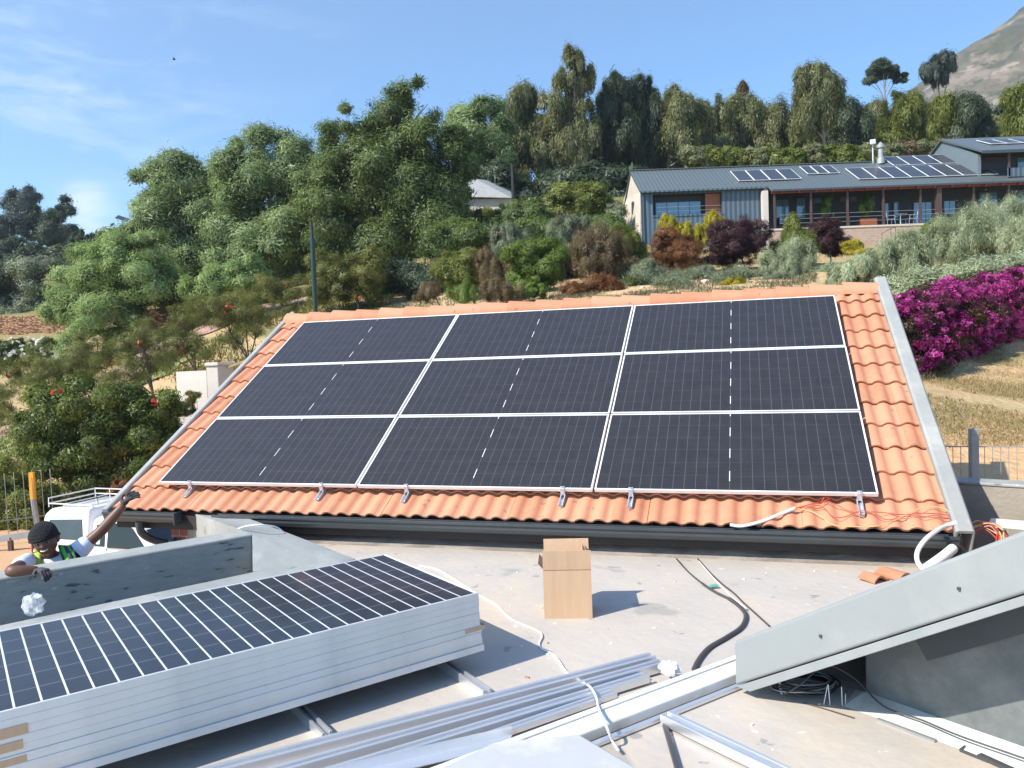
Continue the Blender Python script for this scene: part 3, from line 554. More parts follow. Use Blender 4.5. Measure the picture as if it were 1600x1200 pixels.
# block B and its sloping top
Bf0, Bf1 = gz(296, 801, .235), gz(350, 797, .235)         # far end, tucked under the eave
Bn0, Bn1 = gz(372, 829, .31), gz(440, 829, .26)
Ac = V(pA.x, pA.y, .309); Ck = gz(395, 893, .098)
top = [Bf0+Q_*.15, Bf1+Q_*.15, Bn1, cF+qC*.01, Ck, Ac, Bn0]
b_ = MB(); mid_ = gz(440, 856, .215)
tv = [Bf0+Q_*.15, Bf1+Q_*.15, Bn1, V(cF.x, cF.y, .099), Ck-V(0, 0, .0), Ac, Ac+qA*wA, mid_]
fs = [(0, 1, 2, 6), (2, 3, 7), (3, 4, 7), (4, 5, 7), (5, 6, 7), (6, 2, 7)]
bot = [V(p.x, p.y, -.36) for p in tv[:7]]
n0 = 8; fs2 = [(i+n0, (i+1) % 7+n0, (i+1) % 7, i)[::-1] for i in range(7)]
b_.add(tv+bot, fs+fs2); b_.build('corner_ramp', MAT['paint'], pw, smooth=True)
b_ = MB(); ww = Bf0+Q_*.2; b_.obox(V(Bn0.x, Bn0.y, -3.2)+D_*.02, Q_*1.45, D_*.26, V(0, 0, 3.29)); b_.build('brick_base', MAT['brick'], pw)
# curb along the wall under the gutter
b_ = MB(); b_.prism([ep(1.05, .215, -.02), ep(1.05, .215, .115), ep(1.05, .17, .115), ep(1.05, .10, .05), ep(1.05, .02, .004), ep(1.05, .0, -.02)], E_*(W1+.15-1.05)); tag(b_.build('roof_kerb', MAT['curb'], None, smooth=True), 'brownish upstand strip between the flat roof and the gutter', 'kerb')
# parapet on the right beyond the roof corner
b0 = gz(1440, 752, .34); b1 = gz(1640, 764, .34); dr = (b1-b0).normalized(); qr = V(-dr.y, dr.x, 0)
rw = empty('parapet_wall', V(b0.x, b0.y, 0), 'low brown-grey parapet right of the tiled roof, half in shade', 'parapet')
MAT['parapet'] = pm('weathered_parapet', (0.36, 0.32, 0.26), 0.8, c2=(0.29, 0.26, 0.22), scale=4, bump=.3)
b_ = MB(); b_.obox(V(b0.x, b0.y, -.4)-dr*.4, dr*4.5, qr*.20, V(0, 0, .735)); b_.build('wall', MAT['parapet'], rw, bevel=.01)
b_ = MB(); b_.obox(V(b0.x, b0.y, .335)-dr*.4-qr*.012, dr*4.5, qr*.24, V(0, 0, .03)); b_.build('coping', MAT['paint'], rw, bevel=.008)
w0 = gz(1545, 824, .03); b_ = MB(); b_.obox(w0, dr*2.2, qr*.18, V(0, 0, .05)); tag(b_.build('white_plank', MAT['white'], None, bevel=.006), 'bright white plank lying at the foot of the right parapet', 'plank')
# ------------------------------------------------------------------ second gable roof at the right foreground
def plane_pt(px, py, P, n):
    d = Vector(ray(px, py)); k = (Vector(P)-V(0, 0, CAMZ)).dot(n)/d.dot(n); return V(0, 0, CAMZ)+d*k
gb0 = gz(1176, 1079, .045)                     # lower left corner of the barge's lip
UPd = V(0.583, -0.812, 0).normalized(); GN = V(-UPd.y, UPd.x, 0)*-1; GN = V(-.812, -.583, 0).normalized()
def gp(px, py): return plane_pt(px, py, gb0, GN)
gr = empty('gabled_roof', V(gb0.x, gb0.y, 0), 'light grey flashed gable edge of the roof at the lower right', 'roof')
P1, P2 = gp(1153, 1000), gp(1154, 1069); P3, P4 = gp(1600, 829), gp(1600, 927)
ext = 1.9
def exT(a, b, k): return a+(b-a)*k
T1, T2 = exT(P1, P3, ext), exT(P2, P4, ext)
L1, L2 = gp(1176, 1079), exT(gp(1176, 1079), gp(1600, 946), ext)
b_ = MB(); back = -GN*.26
off1 = GN*0.03
b_.hexa([P2+off1, T2+off1, T2+back, P2+back, P1+off1, T1+off1, T1+back, P1+back]); b_.build('barge_flashing', MAT['flash'], gr, bevel=.014, segs=3)
b_ = MB(); g_ = V(0, 0, .006); b_.hexa([L1+GN*.022, L2+GN*.022, L2+back, L1+back, P2+GN*.022-g_, T2+GN*.022-g_, T2+back-g_, P2+back-g_]); b_.build('drip_lip', MAT['flash'], gr, bevel=.003)
for px, py in ((1289, 991), (1505, 917), (1720, 840)):
    c = gp(px, py)+GN*.03; b_ = MB(); b_.lathe([(.014, 0), (.014, .001)], (0, 0, 0), 8); b_ = MB(); b_.bar(c, c+GN*.010, .011, .011); b_.build('screw', MAT['gutter'], gr)
# the tile plane behind the barge (rises with it, runs to the right)
upv = (P3-P1).normalized(); across = -GN; nn = across.cross(upv).normalized(); nn = nn if nn.z > 0 else -nn
def gfr(e, s, n): return P1+across*e+upv*s+nn*n
tile_field(0.20, 3.8, -.03, 2.7, 0.342, 0.1525, 'tile_field', gr, base=-.082, fr=gfr, seed=9)
b_ = MB(); b_.obox(gfr(.05, 0, -.12), across*3.7, upv*2.7, nn*.05); b_.build('roof_board', MAT['dark'], gr)
wl0 = gz(1352, 1090, 0); 
b_ = MB(); sl = upv.z/Vector((upv.x, upv.y)).length
w_s = (wl0-P1).dot(UPd); w_e = (wl0-P1).dot(across)
wv = []
zt = lambda s_: P1.z+s_*sl-.19
for (s_, e_) in ((w_s, w_e), (w_s+2.2, w_e), (w_s+2.2, w_e+3.2), (w_s, w_e+3.2)):
    q = V(P1.x, P1.y, 0)+UPd*s_+across*e_; wv.append((q, s_))
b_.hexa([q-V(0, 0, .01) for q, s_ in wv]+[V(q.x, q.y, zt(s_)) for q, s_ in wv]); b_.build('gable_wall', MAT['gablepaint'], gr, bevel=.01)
b_ = MB(); e0_ = V(P1.x, P1.y, 0)+across*(w_e-.03); z0_ = lambda s_: P1.z+s_*sl
b_.bar(e0_+UPd*(w_s+.30)+V(0, 0, z0_(w_s+.30)-.35), e0_+UPd*(w_s+2.2)+V(0, 0, z0_(w_s+2.2)-.35), .05, .13); b_.build('soffit_board_and_shade', MAT['gutter'], gr)  # dark board, also standing in for shade under the lip
b_ = MB(); q0, q1 = wv[0][0], wv[1][0]
b_.add([q0+GN*.16-UPd*.02, q1+GN*.16, q1+V(0, 0, .03), q0+V(0, 0, .03), q0-UPd*.08+across*.05], [(0, 1, 2, 3), (0, 3, 4)]); b_.build('painted_fillet', MAT['whitepaint'], gr)
b_ = MB(); q = V(P1.x, P1.y, 0)+UPd*.1+across*.55; b_.bar(q+V(0, 0, .24), q+across*2.6+V(0, 0, .24), .06, .09); b_.bar(V(P1.x, P1.y, .12)+across*.16+UPd*.02, V(P1.x, P1.y, .12)+across*3.2+UPd*.02, .05, .16); b_.build('eave_board', MAT['gutter'], gr)
# ------------------------------------------------------------------ things lying on the flat roof
def gpt(lst, z): return [gz(x, y, z) for x, y in lst]
# cardboard box, open, flaps up
q0, q1 = gz(851, 967, 0), gz(926, 966, 0); bw = (q1-q0).length; bx_ = (q1-q0).normalized(); by_ = V(-bx_.y, bx_.x, 0); bd = .26; bh = .325; fl = .13
bxo = empty('cardboard_box', (q0+q1)/2+by_*bd/2, 'open brown cardboard box standing upright in front of the gutter', 'box')
b_ = MB(); t_ = .005
b_.obox(q0, bx_*bw, by_*t_, V(0, 0, bh)).obox(q0+by_*(bd-t_), bx_*bw, by_*t_, V(0, 0, bh)).obox(q0+by_*t_, by_*(bd-2*t_), bx_*t_, V(0, 0, bh)).obox(q0+by_*t_+bx_*(bw-t_), by_*(bd-2*t_), bx_*t_, V(0, 0, bh)).obox(q0+V(0, 0, .001)+bx_*t_+by_*t_, bx_*(bw-2*t_), by_*(bd-2*t_), V(0, 0, t_))
b_.build('box_body', MAT['card'], bxo)
for o_, ax, tilt in ((q0+V(0, 0, bh+.001), bx_*bw, by_*-.012+V(0, 0, fl*.99)), (q0+by_*(bd-t_)+V(0, 0, bh+.001), bx_*bw*.98, by_*.03+V(0, 0, fl*1.05)), (q0+by_*t_+V(0, 0, bh+.001), by_*(bd-2*t_), -bx_*.035+V(0, 0, fl*.3)), (q0+by_*t_+bx_*(bw-t_)+V(0, 0, bh+.001), by_*(bd-2*t_), -bx_*.05+V(0, 0, fl*.85))):
    b_ = MB(); th = ax.cross(tilt).normalized()*.004; b_.obox(o_, ax, tilt, th); b_.build('flap', MAT['card'], bxo)
# cables and conduits
def cable(name, pts, r, mat, label, cat, sm=6, n=8, group=None):
    b2 = MB(); b2.tube(pts, r, n, smooth=sm); return tag(b2.build(name, mat, None, smooth=True), label, cat, group)
cable('cable', gpt([(655, 884), (680, 889), (697, 897), (745, 928), (775, 945), (800, 968), (838, 985), (847, 994), (843, 1010), (868, 1026), (885, 1050), (905, 1064)], .007)+gpt([(922, 1073), (932, 1090)], .07)+gpt([(936, 1108), (948, 1136)], .10)+gpt([(958, 1160), (966, 1172)],.03), .0065, MAT['white'], 'long thin white cable snaking from the panel stack over the rails', 'cable')
cable('cable', [gz(372, 826, .32), gz(385, 822, .35), gz(405, 820, .36), gz(430, 823, .32), gz(443, 831, .26)], .006, MAT['white'], 'short white cable arching over the corner of the parapet', 'cable')
cable('conduit', gpt([(1057, 873), (1075, 893), (1098, 912), (1118, 925), (1140, 936), (1156, 948), (1165, 962), (1158, 980), (1135, 996), (1108, 1012), (1092, 1030), (1084, 1046)], .014), [.006]*12+[.009]*12+[.013]*43, MAT['conduit'], 'dark flexible conduit curving across the flat roof to the white channel', 'conduit')
cable('cable', gpt([(1090, 873), (1107, 892), (1128, 912), (1147, 927), (1160, 940), (1180, 958), (1202, 978)], .008), .006, MAT['conduit'], 'straight dark cable beside the curved conduit, running under the gable edge', 'cable')
cable('cable', gpt([(1092, 877), (1112, 900), (1140, 929), (1166, 951)], .02), .0045, MAT['white'], 'thin white wire lying on the straight dark cable', 'cable')
b_ = MB(); c = gz(1117, 919, .01); b_.obox(c-V(.03, 0, 0), V(.06, .01, .004), V(-.005, .03, .006), V(0, 0, .012)); MAT['teal'] = pm('teal_tape', (.12, .38, .28), .5); tag(b_.build('tape', MAT['teal'], None, bevel=.004), 'small green scrap of tape on the dark conduit', 'tape')
# things on the tiles
def tl(e, s, n=0): return rp_(e, s, TN+.045+n)
def onroof(px, py, off=TN+.068):
    d = Vector(ray(px, py)); n = N_; P = O0+N_*off; k = (P-V(0, 0, CAMZ)).dot(n)/d.dot(n); return V(0, 0, CAMZ)+d*k
cable('conduit', [onroof(1141, 820, TN+.06), onroof(1160, 822, TN+.06), onroof(1190, 815, TN+.065), onroof(1215, 805, TN+.065), onroof(1242, 794, TN+.07)], .014, MAT['white'], 'white plastic conduit end lying on the lowest tiles', 'conduit')
cable('wire', [onroof(x, y) for x, y in [(1240, 795), (1262, 789), (1285, 784), (1305, 788), (1332, 800), (1370, 800), (1410, 804), (1450, 802), (1492, 806)]], .0035, MAT['redwire'], 'upper red wire running from the white conduit over the tiles', 'wire', group='loose wires on the tiles')
cable('wire', [onroof(x, y) for x, y in [(1242, 796), (1280, 790), (1300, 806), (1318, 808), (1350, 798), (1385, 812), (1420, 806), (1455, 808), (1492, 810)]], .0035, MAT['redwire'], 'lower red wire wavering over the tiles to the roof corner', 'wire', group='loose wires on the tiles')
cable('wire', [onroof(x, y) for x, y in [(1244, 795), (1265, 798), (1285, 808), (1300, 820), (1340, 823), (1370, 822), (1400, 812), (1430, 797), (1455, 792), (1478, 796), (1492, 815)]], .0035, MAT['yellowwire'], 'yellow wire looping over the lowest tiles at the right', 'wire', group='loose wires on the tiles')
cable('wire', [onroof(x, y) for x, y in [(1246, 794), (1270, 787), (1282, 787), (1290, 782), (1298, 778)]]+[onroof(1290, 776, TN+.08), onroof(1284, 783, TN+.06)], .004, MAT['redwire'], 'short red wire end with a connector under the right panel', 'wire', group='loose wires on the tiles')
# white looping conduit + downpipe stub at the roof corner
cable('conduit', [onroof(1494, 817, TN+.09), onroof(1478, 822, TN+.10), at(1464, 829, 5.72), at(1446, 843, 5.62), at(1434, 861, 5.56), at(1434, 878, 5.5), at(1446, 893, 5.45)], .017, MAT['white'], 'white conduit looping from the roof corner down past the gutter', 'conduit')
cable('pipe', [at(1446, 889, 5.5), at(1462, 878, 5.55), at(1477, 867, 5.6), at(1489, 857, 5.66)], .035, MAT['white'], 'short thick white pipe under the gutter corner', 'pipe', n=14)
rr_ = random.Random(4)
for i in range(9):
    c = gz(1536, 846, .12); a = rr_.uniform(.7, 1.15); pts = []
    for k in range(9):
        th = 2*math.pi*k/8+rr_.uniform(-.2, .2); pts.append(c+V(.17*a*math.cos(th)-.02*i/9, .10*a*math.sin(th), .11*math.sin(th+.5)*a+rr_.uniform(-.02, .03)))
    if i == 0: hank = empty('wire_hank', c-V(0, 0, .12), 'tangled hank of pink-red and yellow wire at the right roof corner', 'wire')
    b_ = MB(); b_.tube(pts, .005, 6, smooth=4); b_.build('loop', MAT['yellowwire'] if i % 4 == 0 else (MAT['redwire'] if i % 2 else MAT['pinkwire']), hank, smooth=True)
# loose tile pieces
def tile_piece(px, py, w, l, rot, label):
    c = gz(px, py, .0); vs, fs = [], []
    for j in range(2):
        for i in range(9):
            u = i/8; hh = .035*max(0, math.sin(math.pi*min(u/.8, 1)))**.7
            x, y = (u-.5)*l, (j-.5)*w
            for zz in (0, .014): vs.append(c+V(x*math.cos(rot)-y*math.sin(rot), x*math.sin(rot)+y*math.cos(rot), hh+zz+.004+(.012 if j and i % 3 == 0 else 0)))
    for i in range(8):
        a, b2 = i*2, 18+i*2
        fs += [(a+1, a+3, b2+3, b2+1), (a, b2, b2+2, a+2), (a, a+2, a+3, a+1), (b2, b2+1, b2+3, b2+2)]
    fs += [(0, 1, 19, 18), (16, 34, 35, 17)]
    b2 = MB(); b2.add(vs, fs); tag(b2.build('broken_tile', MAT['tile'], None), label, 'roof tile')
tile_piece(1365, 907, .14, .16, .5, 'small broken terracotta tile piece on the flat roof, the left one')
tile_piece(1398, 901, .20, .20, .55, 'larger broken terracotta tile piece beside the gable edge')
# aluminium mounting rails
def rail(a, b, w, h, name, label, mat='alu', group=None, cat='rail'):
    d = (b-a).normalized(); x = V(-d.y, d.x, 0).normalized(); z = d.cross(x)*1; z = z if z.z > 0 else -z
    pr = [(-w/2, 0), (w/2, 0), (w/2, h), (w*.2, h), (w*.2, h*.45), (-w*.2, h*.45), (-w*.2, h), (-w/2, h)]
    b2 = MB(); b2.prism([a+x*p+z*q for p, q in pr], b-a); return tag(b2.build(name, MAT[mat], None, bevel=.0015, segs=1), label, cat, group)
R0 = STZ
rail(gz(762, 1092, .0), gz(762, 1092, .0)+(gz(688, 1040, 0)-gz(762, 1092, 0)).normalized()*1.7, .05, .05, 'support_rail', 'right support rail sticking out under the panel stack', group='rails under the panel stack')
rail(gz(512, 1160, .0), gz(512, 1160, .0)+(gz(462, 1112, 0)-gz(530, 1182, 0)).normalized()*1.5, .05, .05, 'support_rail', 'left support rail sticking out under the panel stack', group='rails under the panel stack')
rg_ = 'aluminium rails piled by the white channel'
def rext(a, b, k=1.35): return a+(b-a)*k
A = [((1020, 1036), (440, 1190), .07, .05, 'rearmost rail of the aluminium rail pile, nearest the box'),
     ((1034, 1046), (450, 1214), .06, .05, 'second rail from the back in the aluminium rail pile'),
     ((1010, 1064), (520, 1216), .06, .04, 'third rail from the back, its end by the white foam scrap'),
     ((960, 1088), (600, 1214), .05, .03, 'front aluminium rail of the pile, tight against the white channel')]
for i, (a, b, w, h, lb) in enumerate(A):
    rail(gz(*a, .012+.0*i), rext(gz(*a, .012), gz(*b, .012)), w, h, 'mounting_rail', lb, group=rg_)
a, b = gz(800, 1150, .055), gz(560, 1206, .055)
b_ = MB(); b_.obox(a, (b-a)*1.3, V(-.02, -.09, 0), V(0, 0, .004)).obox(a, (b-a)*1.3, V(0, .004, 0), V(0, 0, .045)); tag(b_.build('angle_profile', MAT['alu'], None), 'flat aluminium angle lying in front of the rail pile', 'rail')
# big white channel
a, b = gz(1153, 1050, .02), gz(700, 1226, .02); d = (b-a).normalized(); x = V(d.y, -d.x, 0); x = x if x.y > 0 else -x
ch = empty('white_channel', (a+b)/2, 'long white metal channel running from the gable edge towards the viewer', 'channel'); LN = 3.4
def chn(p, z): return a-d*.1+x*p+V(0, 0, z)
b_ = MB(); b_.prism([chn(p, z) for p, z in [(-.065, -.015), (-.07, .035), (-.05, .05), (.06, .055), (.07, .045), (.07, -.0), (.06, -.015)]], d*LN); b_.build('channel_body', MAT['whitepaint'], ch, bevel=.006)
b_ = MB(); b_.prism([chn(p, z-.03) for p, z in [(-.125, .015), (-.125, .035), (-.10, .038), (-.10, .015)]], d*LN); b_.build('edge_trim', MAT['alu'], ch, bevel=.003)
b_ = MB(); b_.prism([chn(p, z) for p, z in [(.02, .056), (.055, .056), (.055, .064), (.02, .064)]], d*(LN-.9)); b_.build('cover_strip', MAT['white'], ch, bevel=.002)
# foam / crumpled plastic scrap
def crumple(c, r, seed, name, mat, label, cat, n=14, sq=.6):
    q = random.Random(seed); b2 = MB(); b2.sphere((0, 0, 0), 1, n, 9); vs = []
    for v in b2.v:
        k = r*(.7+.55*q.random()); vs.append((c.x+v[0]*k, c.y+v[1]*k, c.z+max(-1, v[2])*k*sq+r*sq*.8))
    b2.v = vs; return tag(b2.build(name, mat, None), label, cat)
crumple(gz(1046, 1052, .05), .055, 3, 'foam_scrap', MAT['white'], 'crumpled white foam scrap at the end of the rails', 'foam')
crumple(gz(52, 957, .11), .075, 8, 'plastic_bag', MAT['plastic'], 'crumpled clear plastic bag at the foot of the parapet', 'plastic bag', n=18, sq=.9)
# right lower rails
rail(gz(1040, 1128, .012), rext(gz(1040, 1128, .012), gz(1200, 1206, .012), 1.3), .07, .045, 'mounting_rail', 'single aluminium rail crossing the lower right of the flat roof', group=rg_)
a = gz(1038, 1134, .0); b = gz(1062, 1218, .0)
b_ = MB(); b_.bar(a+V(0, 0, .012), b+V(0, 0, .012), .02, .022); tag(b_.build('metal_strip', MAT['conduit'], None), 'short dark strip beside the lower right rail', 'strip')
# grey panel at the bottom
p = [gz(905, 1146, .17), gz(1035, 1222, .17), gz(900, 1290, .17), gz(560, 1262, .17), gz(772, 1158, .17)]
b_ = MB(); b_.prism([q-V(0, 0, .17) for q in (p if True else p[::-1])], V(0, 0, .17)); MAT['greybox'] = pm('grey_sheet_metal', (.47, .48, .48), .5, c2=(.42, .43, .44), scale=3, c3=(.55, .54, .52), s3=3)
tag(b_.build('metal_cover', MAT['greybox'], None, bevel=.012), 'pale grey sheet metal cover at the bottom edge of the view', 'cover')
cable('cable', [gz(1225, 1085, .03), gz(1250, 1070, .10), gz(1290, 1040, .16), gz(1335, 1060, .10), gz(1380, 1103, .035), gz(1440, 1125, .04), gz(1500, 1150, .04), gz(1600, 1185, .04), gz(1680, 1215, .04)], .0045, MAT['conduit'], 'thin grey cable running along the foot of the gable wall', 'cable')
b_ = MB(); b_.bar(gz(1371, 1124, .006), gz(1462, 1158, .006), .02, .012); tag(b_.build('steel_strip', MAT['galv'], None), 'thin dull metal strip on the white painted edge', 'strip')
b_ = MB(); b_.bar(gz(1500, 1172, .006), gz(1545, 1190, .006), .012, .01); b_.bar(gz(1530, 1180, .008), gz(1600, 1212, .008), .03, .016); b_.bar(gz(1500, 1172, .006), gz(1508, 1166, .006), .008, .01); tag(b_.build('hand_tool', MAT['conduit'], None, bevel=.002), 'small dark hand tool near the lower right corner', 'tool')
# cable coil under the gable
cc = gz(1262, 1086, .0); coil = empty('cable_coil', cc, 'coil of black cable lying in the shade under the gable edge', 'cable coil')
for i in range(12):
    r = .125+rr_.uniform(-.02, .02); o_ = V(rr_.uniform(-.015, .015), rr_.uniform(-.015, .015)+.04, .012+.004*i); ph = rr_.random()*6; tz = rr_.uniform(0, .02)
    b_ = MB(); b_.tube([cc+o_+V(r*1.15*math.cos(2*math.pi*k/24), r*.8*math.sin(2*math.pi*k/24), tz*math.sin(2*math.pi*k/24+ph)+tz) for k in range(25)], .004, 6); b_.build('turn', MAT['black'] if i % 3 else MAT['galv'], coil, smooth=True)
b_ = MB(); b_.tube([cc+V(-.13, .0, .01), cc+V(-.14, .02, .09), cc+V(-.12, .03, .02)], .006, 6, smooth=4); b_.build('cable_end', MAT['white'], coil, smooth=True)
for i, (x0, y0, x1, y1) in enumerate([(1287, 1101, 1296, 1074), (1297, 1102, 1297, 1072), (1316, 1102, 1318, 1076), (1321, 1100, 1324, 1087)]):
    b_ = MB(); a = gz(x0, y0, .002); b_.tube([a, a+V((x1-x0)/1236*3.9, .02, (y0-y1)/1236*3.9)], .0025, 5); tag(b_.build('cable_tie', MAT['white'], None), ['leftmost of the four thin cable ties, leaning beside the black coil', 'second of the four thin cable ties, upright by the black coil', 'third of the four thin cable ties, upright by the black coil', 'rightmost and shortest of the four thin cable ties'][i], 'cable tie', 'cable ties beside the black coil')
cable('twig', gpt([(1255, 1098), (1290, 1108), (1335, 1122)], .004), .0035, MAT['bark'], 'thin brown twig on the flat roof in front of the coil', 'twig')
# small debris
for i in range(34):
    px, py = rng.uniform(780, 1330), rng.uniform(885, 1195)
    if px > 1140 and py > 960 and py < 1100: continue
    q = gz(px, py, .0); b_ = MB(); s_ = rng.uniform(.004, .012); a_ = rng.uniform(0, 3)
    b_.obox(q, V(math.cos(a_), math.sin(a_), 0)*s_*2, V(-math.sin(a_), math.cos(a_), 0)*s_, V(0, 0, s_*.6)); tag(b_.build('debris_chip', MAT['tile'] if i % 5 == 0 else MAT['whitepaint'], None), 'tiny chip of rubble lying on the flat roof', 'chip', 'rubble chips scattered on the flat roof')
# ------------------------------------------------------------------ person
def skinmesh(name, nodes, edges, mat, parent, sub=2, root=0, off=None):
    me = bpy.data.meshes.new(name); vs = [Vector(n[0]) for n in nodes]
    offv = Vector(offset_for(parent, np.array([tuple(v) for v in vs])))
    me.from_pydata([v-offv for v in vs], edges, []); o = bpy.data.objects.new(name, me); col.objects.link(o); o.parent = parent
    m = o.modifiers.new('skin', 'SKIN'); m.use_smooth_shade = True
    for i, n in enumerate(nodes):
        sv = me.skin_vertices[0].data[i]; r = n[1]; sv.radius = (r, r) if isinstance(r, (int, float)) else r; sv.use_root = (i == root)
    s = o.modifiers.new('sub', 'SUBSURF'); s.levels = sub; s.render_levels = sub
    dg = bpy.context.evaluated_depsgraph_get(); dg.update(); me2 = bpy.data.meshes.new_from_object(o.evaluated_get(dg)); o.modifiers.clear(); o.data = me2; me2.name = name
    me2.materials.clear(); me2.materials.append(mat); me2.polygons.foreach_set('use_smooth', [True]*len(me2.polygons)); return o
HC = at(71, 845, 6.28)                     # head centre
pr_ = empty('person', V(HC.x+.1, 6.5, -1.25), 'smiling man in black beanie and green vest leaning on the parapet, one arm raised', 'person')
neck = at(80, 871, 6.33); chest = at(92, 902, 6.42); shR = at(46, 876, 6.33); shL = at(123, 860, 6.42)
elbR = gz(14, 893, .375); wrR = gz(62, 890, .355); hdR = gz(78, 892, .345)
elbL = at(159, 829, 6.50); wrL = at(195, 787, 6.58); hdL = at(205, 774, 6.6)
pel = V(chest.x+.03, 6.55, -.35)
hipR, hipL = pel+V(-.11, 0, -.05), pel+V(.11, 0, -.05)
body = [(pel, (.15, .11)), (pel.lerp(chest, .55), (.14, .105)), (chest, (.165, .11)), (chest.lerp(neck, .62), (.10, .085)), (neck, .058), (HC-V(0, -.01, .07), .06),
        (shR, .055), (shR.lerp(elbR, .5), .047), (elbR, .041), (elbR.lerp(wrR, .35), .041), (wrR, .028),
        (shL, .06), (shL.lerp(elbL, .5), .050), (elbL, .050), (elbL.lerp(wrL, .35), .050), (wrL, .032),
        (hipR, .085), (hipR+V(-.02, -.02, -.42), .06), (hipR+V(-.02, .03, -.84), .04), (hipL, .085), (hipL+V(.02, -.02, -.42), .06), (hipL+V(.02, .03, -.84), .04)]
bod = skinmesh('body', body, [(0, 1), (1, 2), (2, 3), (3, 4), (4, 5), (3, 6), (6, 7), (7, 8), (8, 9), (9, 10), (3, 11), (11, 12), (12, 13), (13, 14), (14, 15), (0, 16), (16, 17), (17, 18), (0, 19), (19, 20), (20, 21)], MAT['skin'], pr_)
# head: sculpted ellipsoid, facing the viewer a little turned to the left of the picture and tilted
def sculpt_head():
    n, m_ = 56, 44; vs = []
    feats = [  # (x, z, sx, sz, amp)  in head units, on the front (y = -1)
        (0, -.10, .13, .17, .17), (0, -.24, .17, .09, .15), (-.12, -.25, .07, .06, .05), (.12, -.25, .07, .06, .05),      # nose bridge, tip, wings
        (0, .24, .5, .08, .05), (-.30, .20, .18, .07, .05), (.30, .20, .18, .07, .05),                                     # brow
        (-.31, .03, .15, .09, -.085), (.31, .03, .15, .09, -.085),                                                           # sockets
        (-.45, -.22, .2, .2, .05), (.45, -.22, .2, .2, .05),                                                                  # cheeks
        (0, -.47, .26, .05, .07), (0, -.585, .22, .055, .075), (0, -.53, .27, .02, -.05), (0, -.85, .22, .14, .10)]           # lips, mouth line, chin
    for i in range(m_+1):
        th = math.pi*i/m_
        for k in range(n):
            ph = 2*math.pi*k/n; x, y, z = math.sin(th)*math.sin(ph), -math.sin(th)*math.cos(ph), math.cos(th)
            jaw = 1-.26*max(0, -z-.1)**1.2; X, Y, Z = x*.80*jaw, y*.98*(1-.10*max(0, -z)), z*1.18
            if y < 0:
                for fx, fz, sx, sz, am in feats: Y -= am*math.exp(-((X-fx)/sx)**2-((Z-fz)/sz)**2)*min(1, -y*2)
            if y > 0 and z < -.3: Y *= 1-.45*(-z-.3)
            vs.append((X, Y, Z))
    fs = [(i*n+k, (i+1)*n+k, (i+1)*n+(k+1) % n, i*n+(k+1) % n) for i in range(m_) for k in range(n)]
    return vs, fs
HS = .107; Rh = Matrix.Rotation(math.radians(-12), 3, 'Y') @ Matrix.Rotation(math.radians(17), 3, 'Z') @ Matrix.Rotation(math.radians(6), 3, 'X')
def hp(x, y, z): return HC+Rh @ V(x, y, z)*HS
hv, hf = sculpt_head(); hb = MB(); hb.add([hp(*v) for v in hv], hf)
for sx in (-1, 1):
    hb.sphere(hp(sx*.83, .05, -.05), (.014, .022, .034), 10, 8)
ho = hb.build('head', MAT['skin'], None, smooth=True)
# join head into the continuous body
dv = np.array([v.co[:] for v in ho.data.vertices])+np.array(ho.location)-np.array(pr_.location)
bm_v = [v.co[:] for v in bod.data.vertices]; bm_f = [tuple(p.vertices) for p in bod.data.polygons]; nb_ = len(bm_v)
bm_f += [tuple(i+nb_ for i in p.vertices) for p in ho.data.polygons]
me = bpy.data.meshes.new('body'); me.from_pydata(bm_v+dv.tolist(), [], bm_f); me.materials.append(MAT['skin']); me.polygons.foreach_set('use_smooth', [True]*len(bm_f)); bod.data = me
bpy.data.objects.remove(ho)
MAT['eye'] = pm('eye_white', (.30, .27, .25), .35); MAT['pupil'] = pm('pupil', (.01, .008, .006), .15); MAT['teeth'] = pm('teeth', (.72, .69, .62), .4); MAT['lips'] = pm('lips', (.20, .07, .055), .5)
for sx in (-1, 1):
    b_ = MB(); b_.sphere(hp(sx*.31, -.785, .02), .0125, 12, 9); e_ = b_.build('eye', MAT['eye'], pr_, smooth=True)
    b_ = MB(); b_.sphere(hp(sx*.31, -.865, .015), .0078, 10, 8); b_.build('pupil', MAT['pupil'], e_, smooth=True)
    b_ = MB(); b_.tube([hp(sx*.16, -.93, .20), hp(sx*.3, -.93, .24), hp(sx*.45, -.82, .19)], .003, 6, smooth=3); b_.build('eyebrow', MAT['beanie'], pr_)
b_ = MB(); b_.tube([hp(-.24, -.96, -.475), hp(-.1, -1.055, -.52), hp(0, -1.075, -.53), hp(.1, -1.055, -.52), hp(.24, -.96, -.475)], .0048, 6, smooth=3); b_.build('teeth', MAT['teeth'], pr_, smooth=True)
# beanie: shell over the skull, slouching to the back
bv = []; n, m_ = 40, 16
for i in range(m_+1):
    th = math.pi*.56*i/m_
    for k in range(n):
        ph = 2*math.pi*k/n; x, y, z = math.sin(th)*math.sin(ph), -math.sin(th)*math.cos(ph), math.cos(th)
        lim = .30 if y < 0 else -.05
        X, Y, Z = x*.93, y*1.10, z*1.06+.34
        Z = max(Z, .28+ (0.0 if y < 0 else -.42*y))
        if y > 0: Y += .12*z
        bulge = 1+.03*math.sin(ph*3+th*4)
        bv.append(tuple(hp(X*bulge, Y*bulge, Z)))
bo = MB(); bo.add(bv, [(i*n+k, (i+1)*n+k, (i+1)*n+(k+1) % n, i*n+(k+1) % n) for i in range(m_) for k in range(n)])
o = bo.build('beanie', MAT['beanie'], pr_, smooth=True); sm_ = o.modifiers.new('s', 'SOLIDIFY'); sm_.thickness = .008; sm_.offset = 1
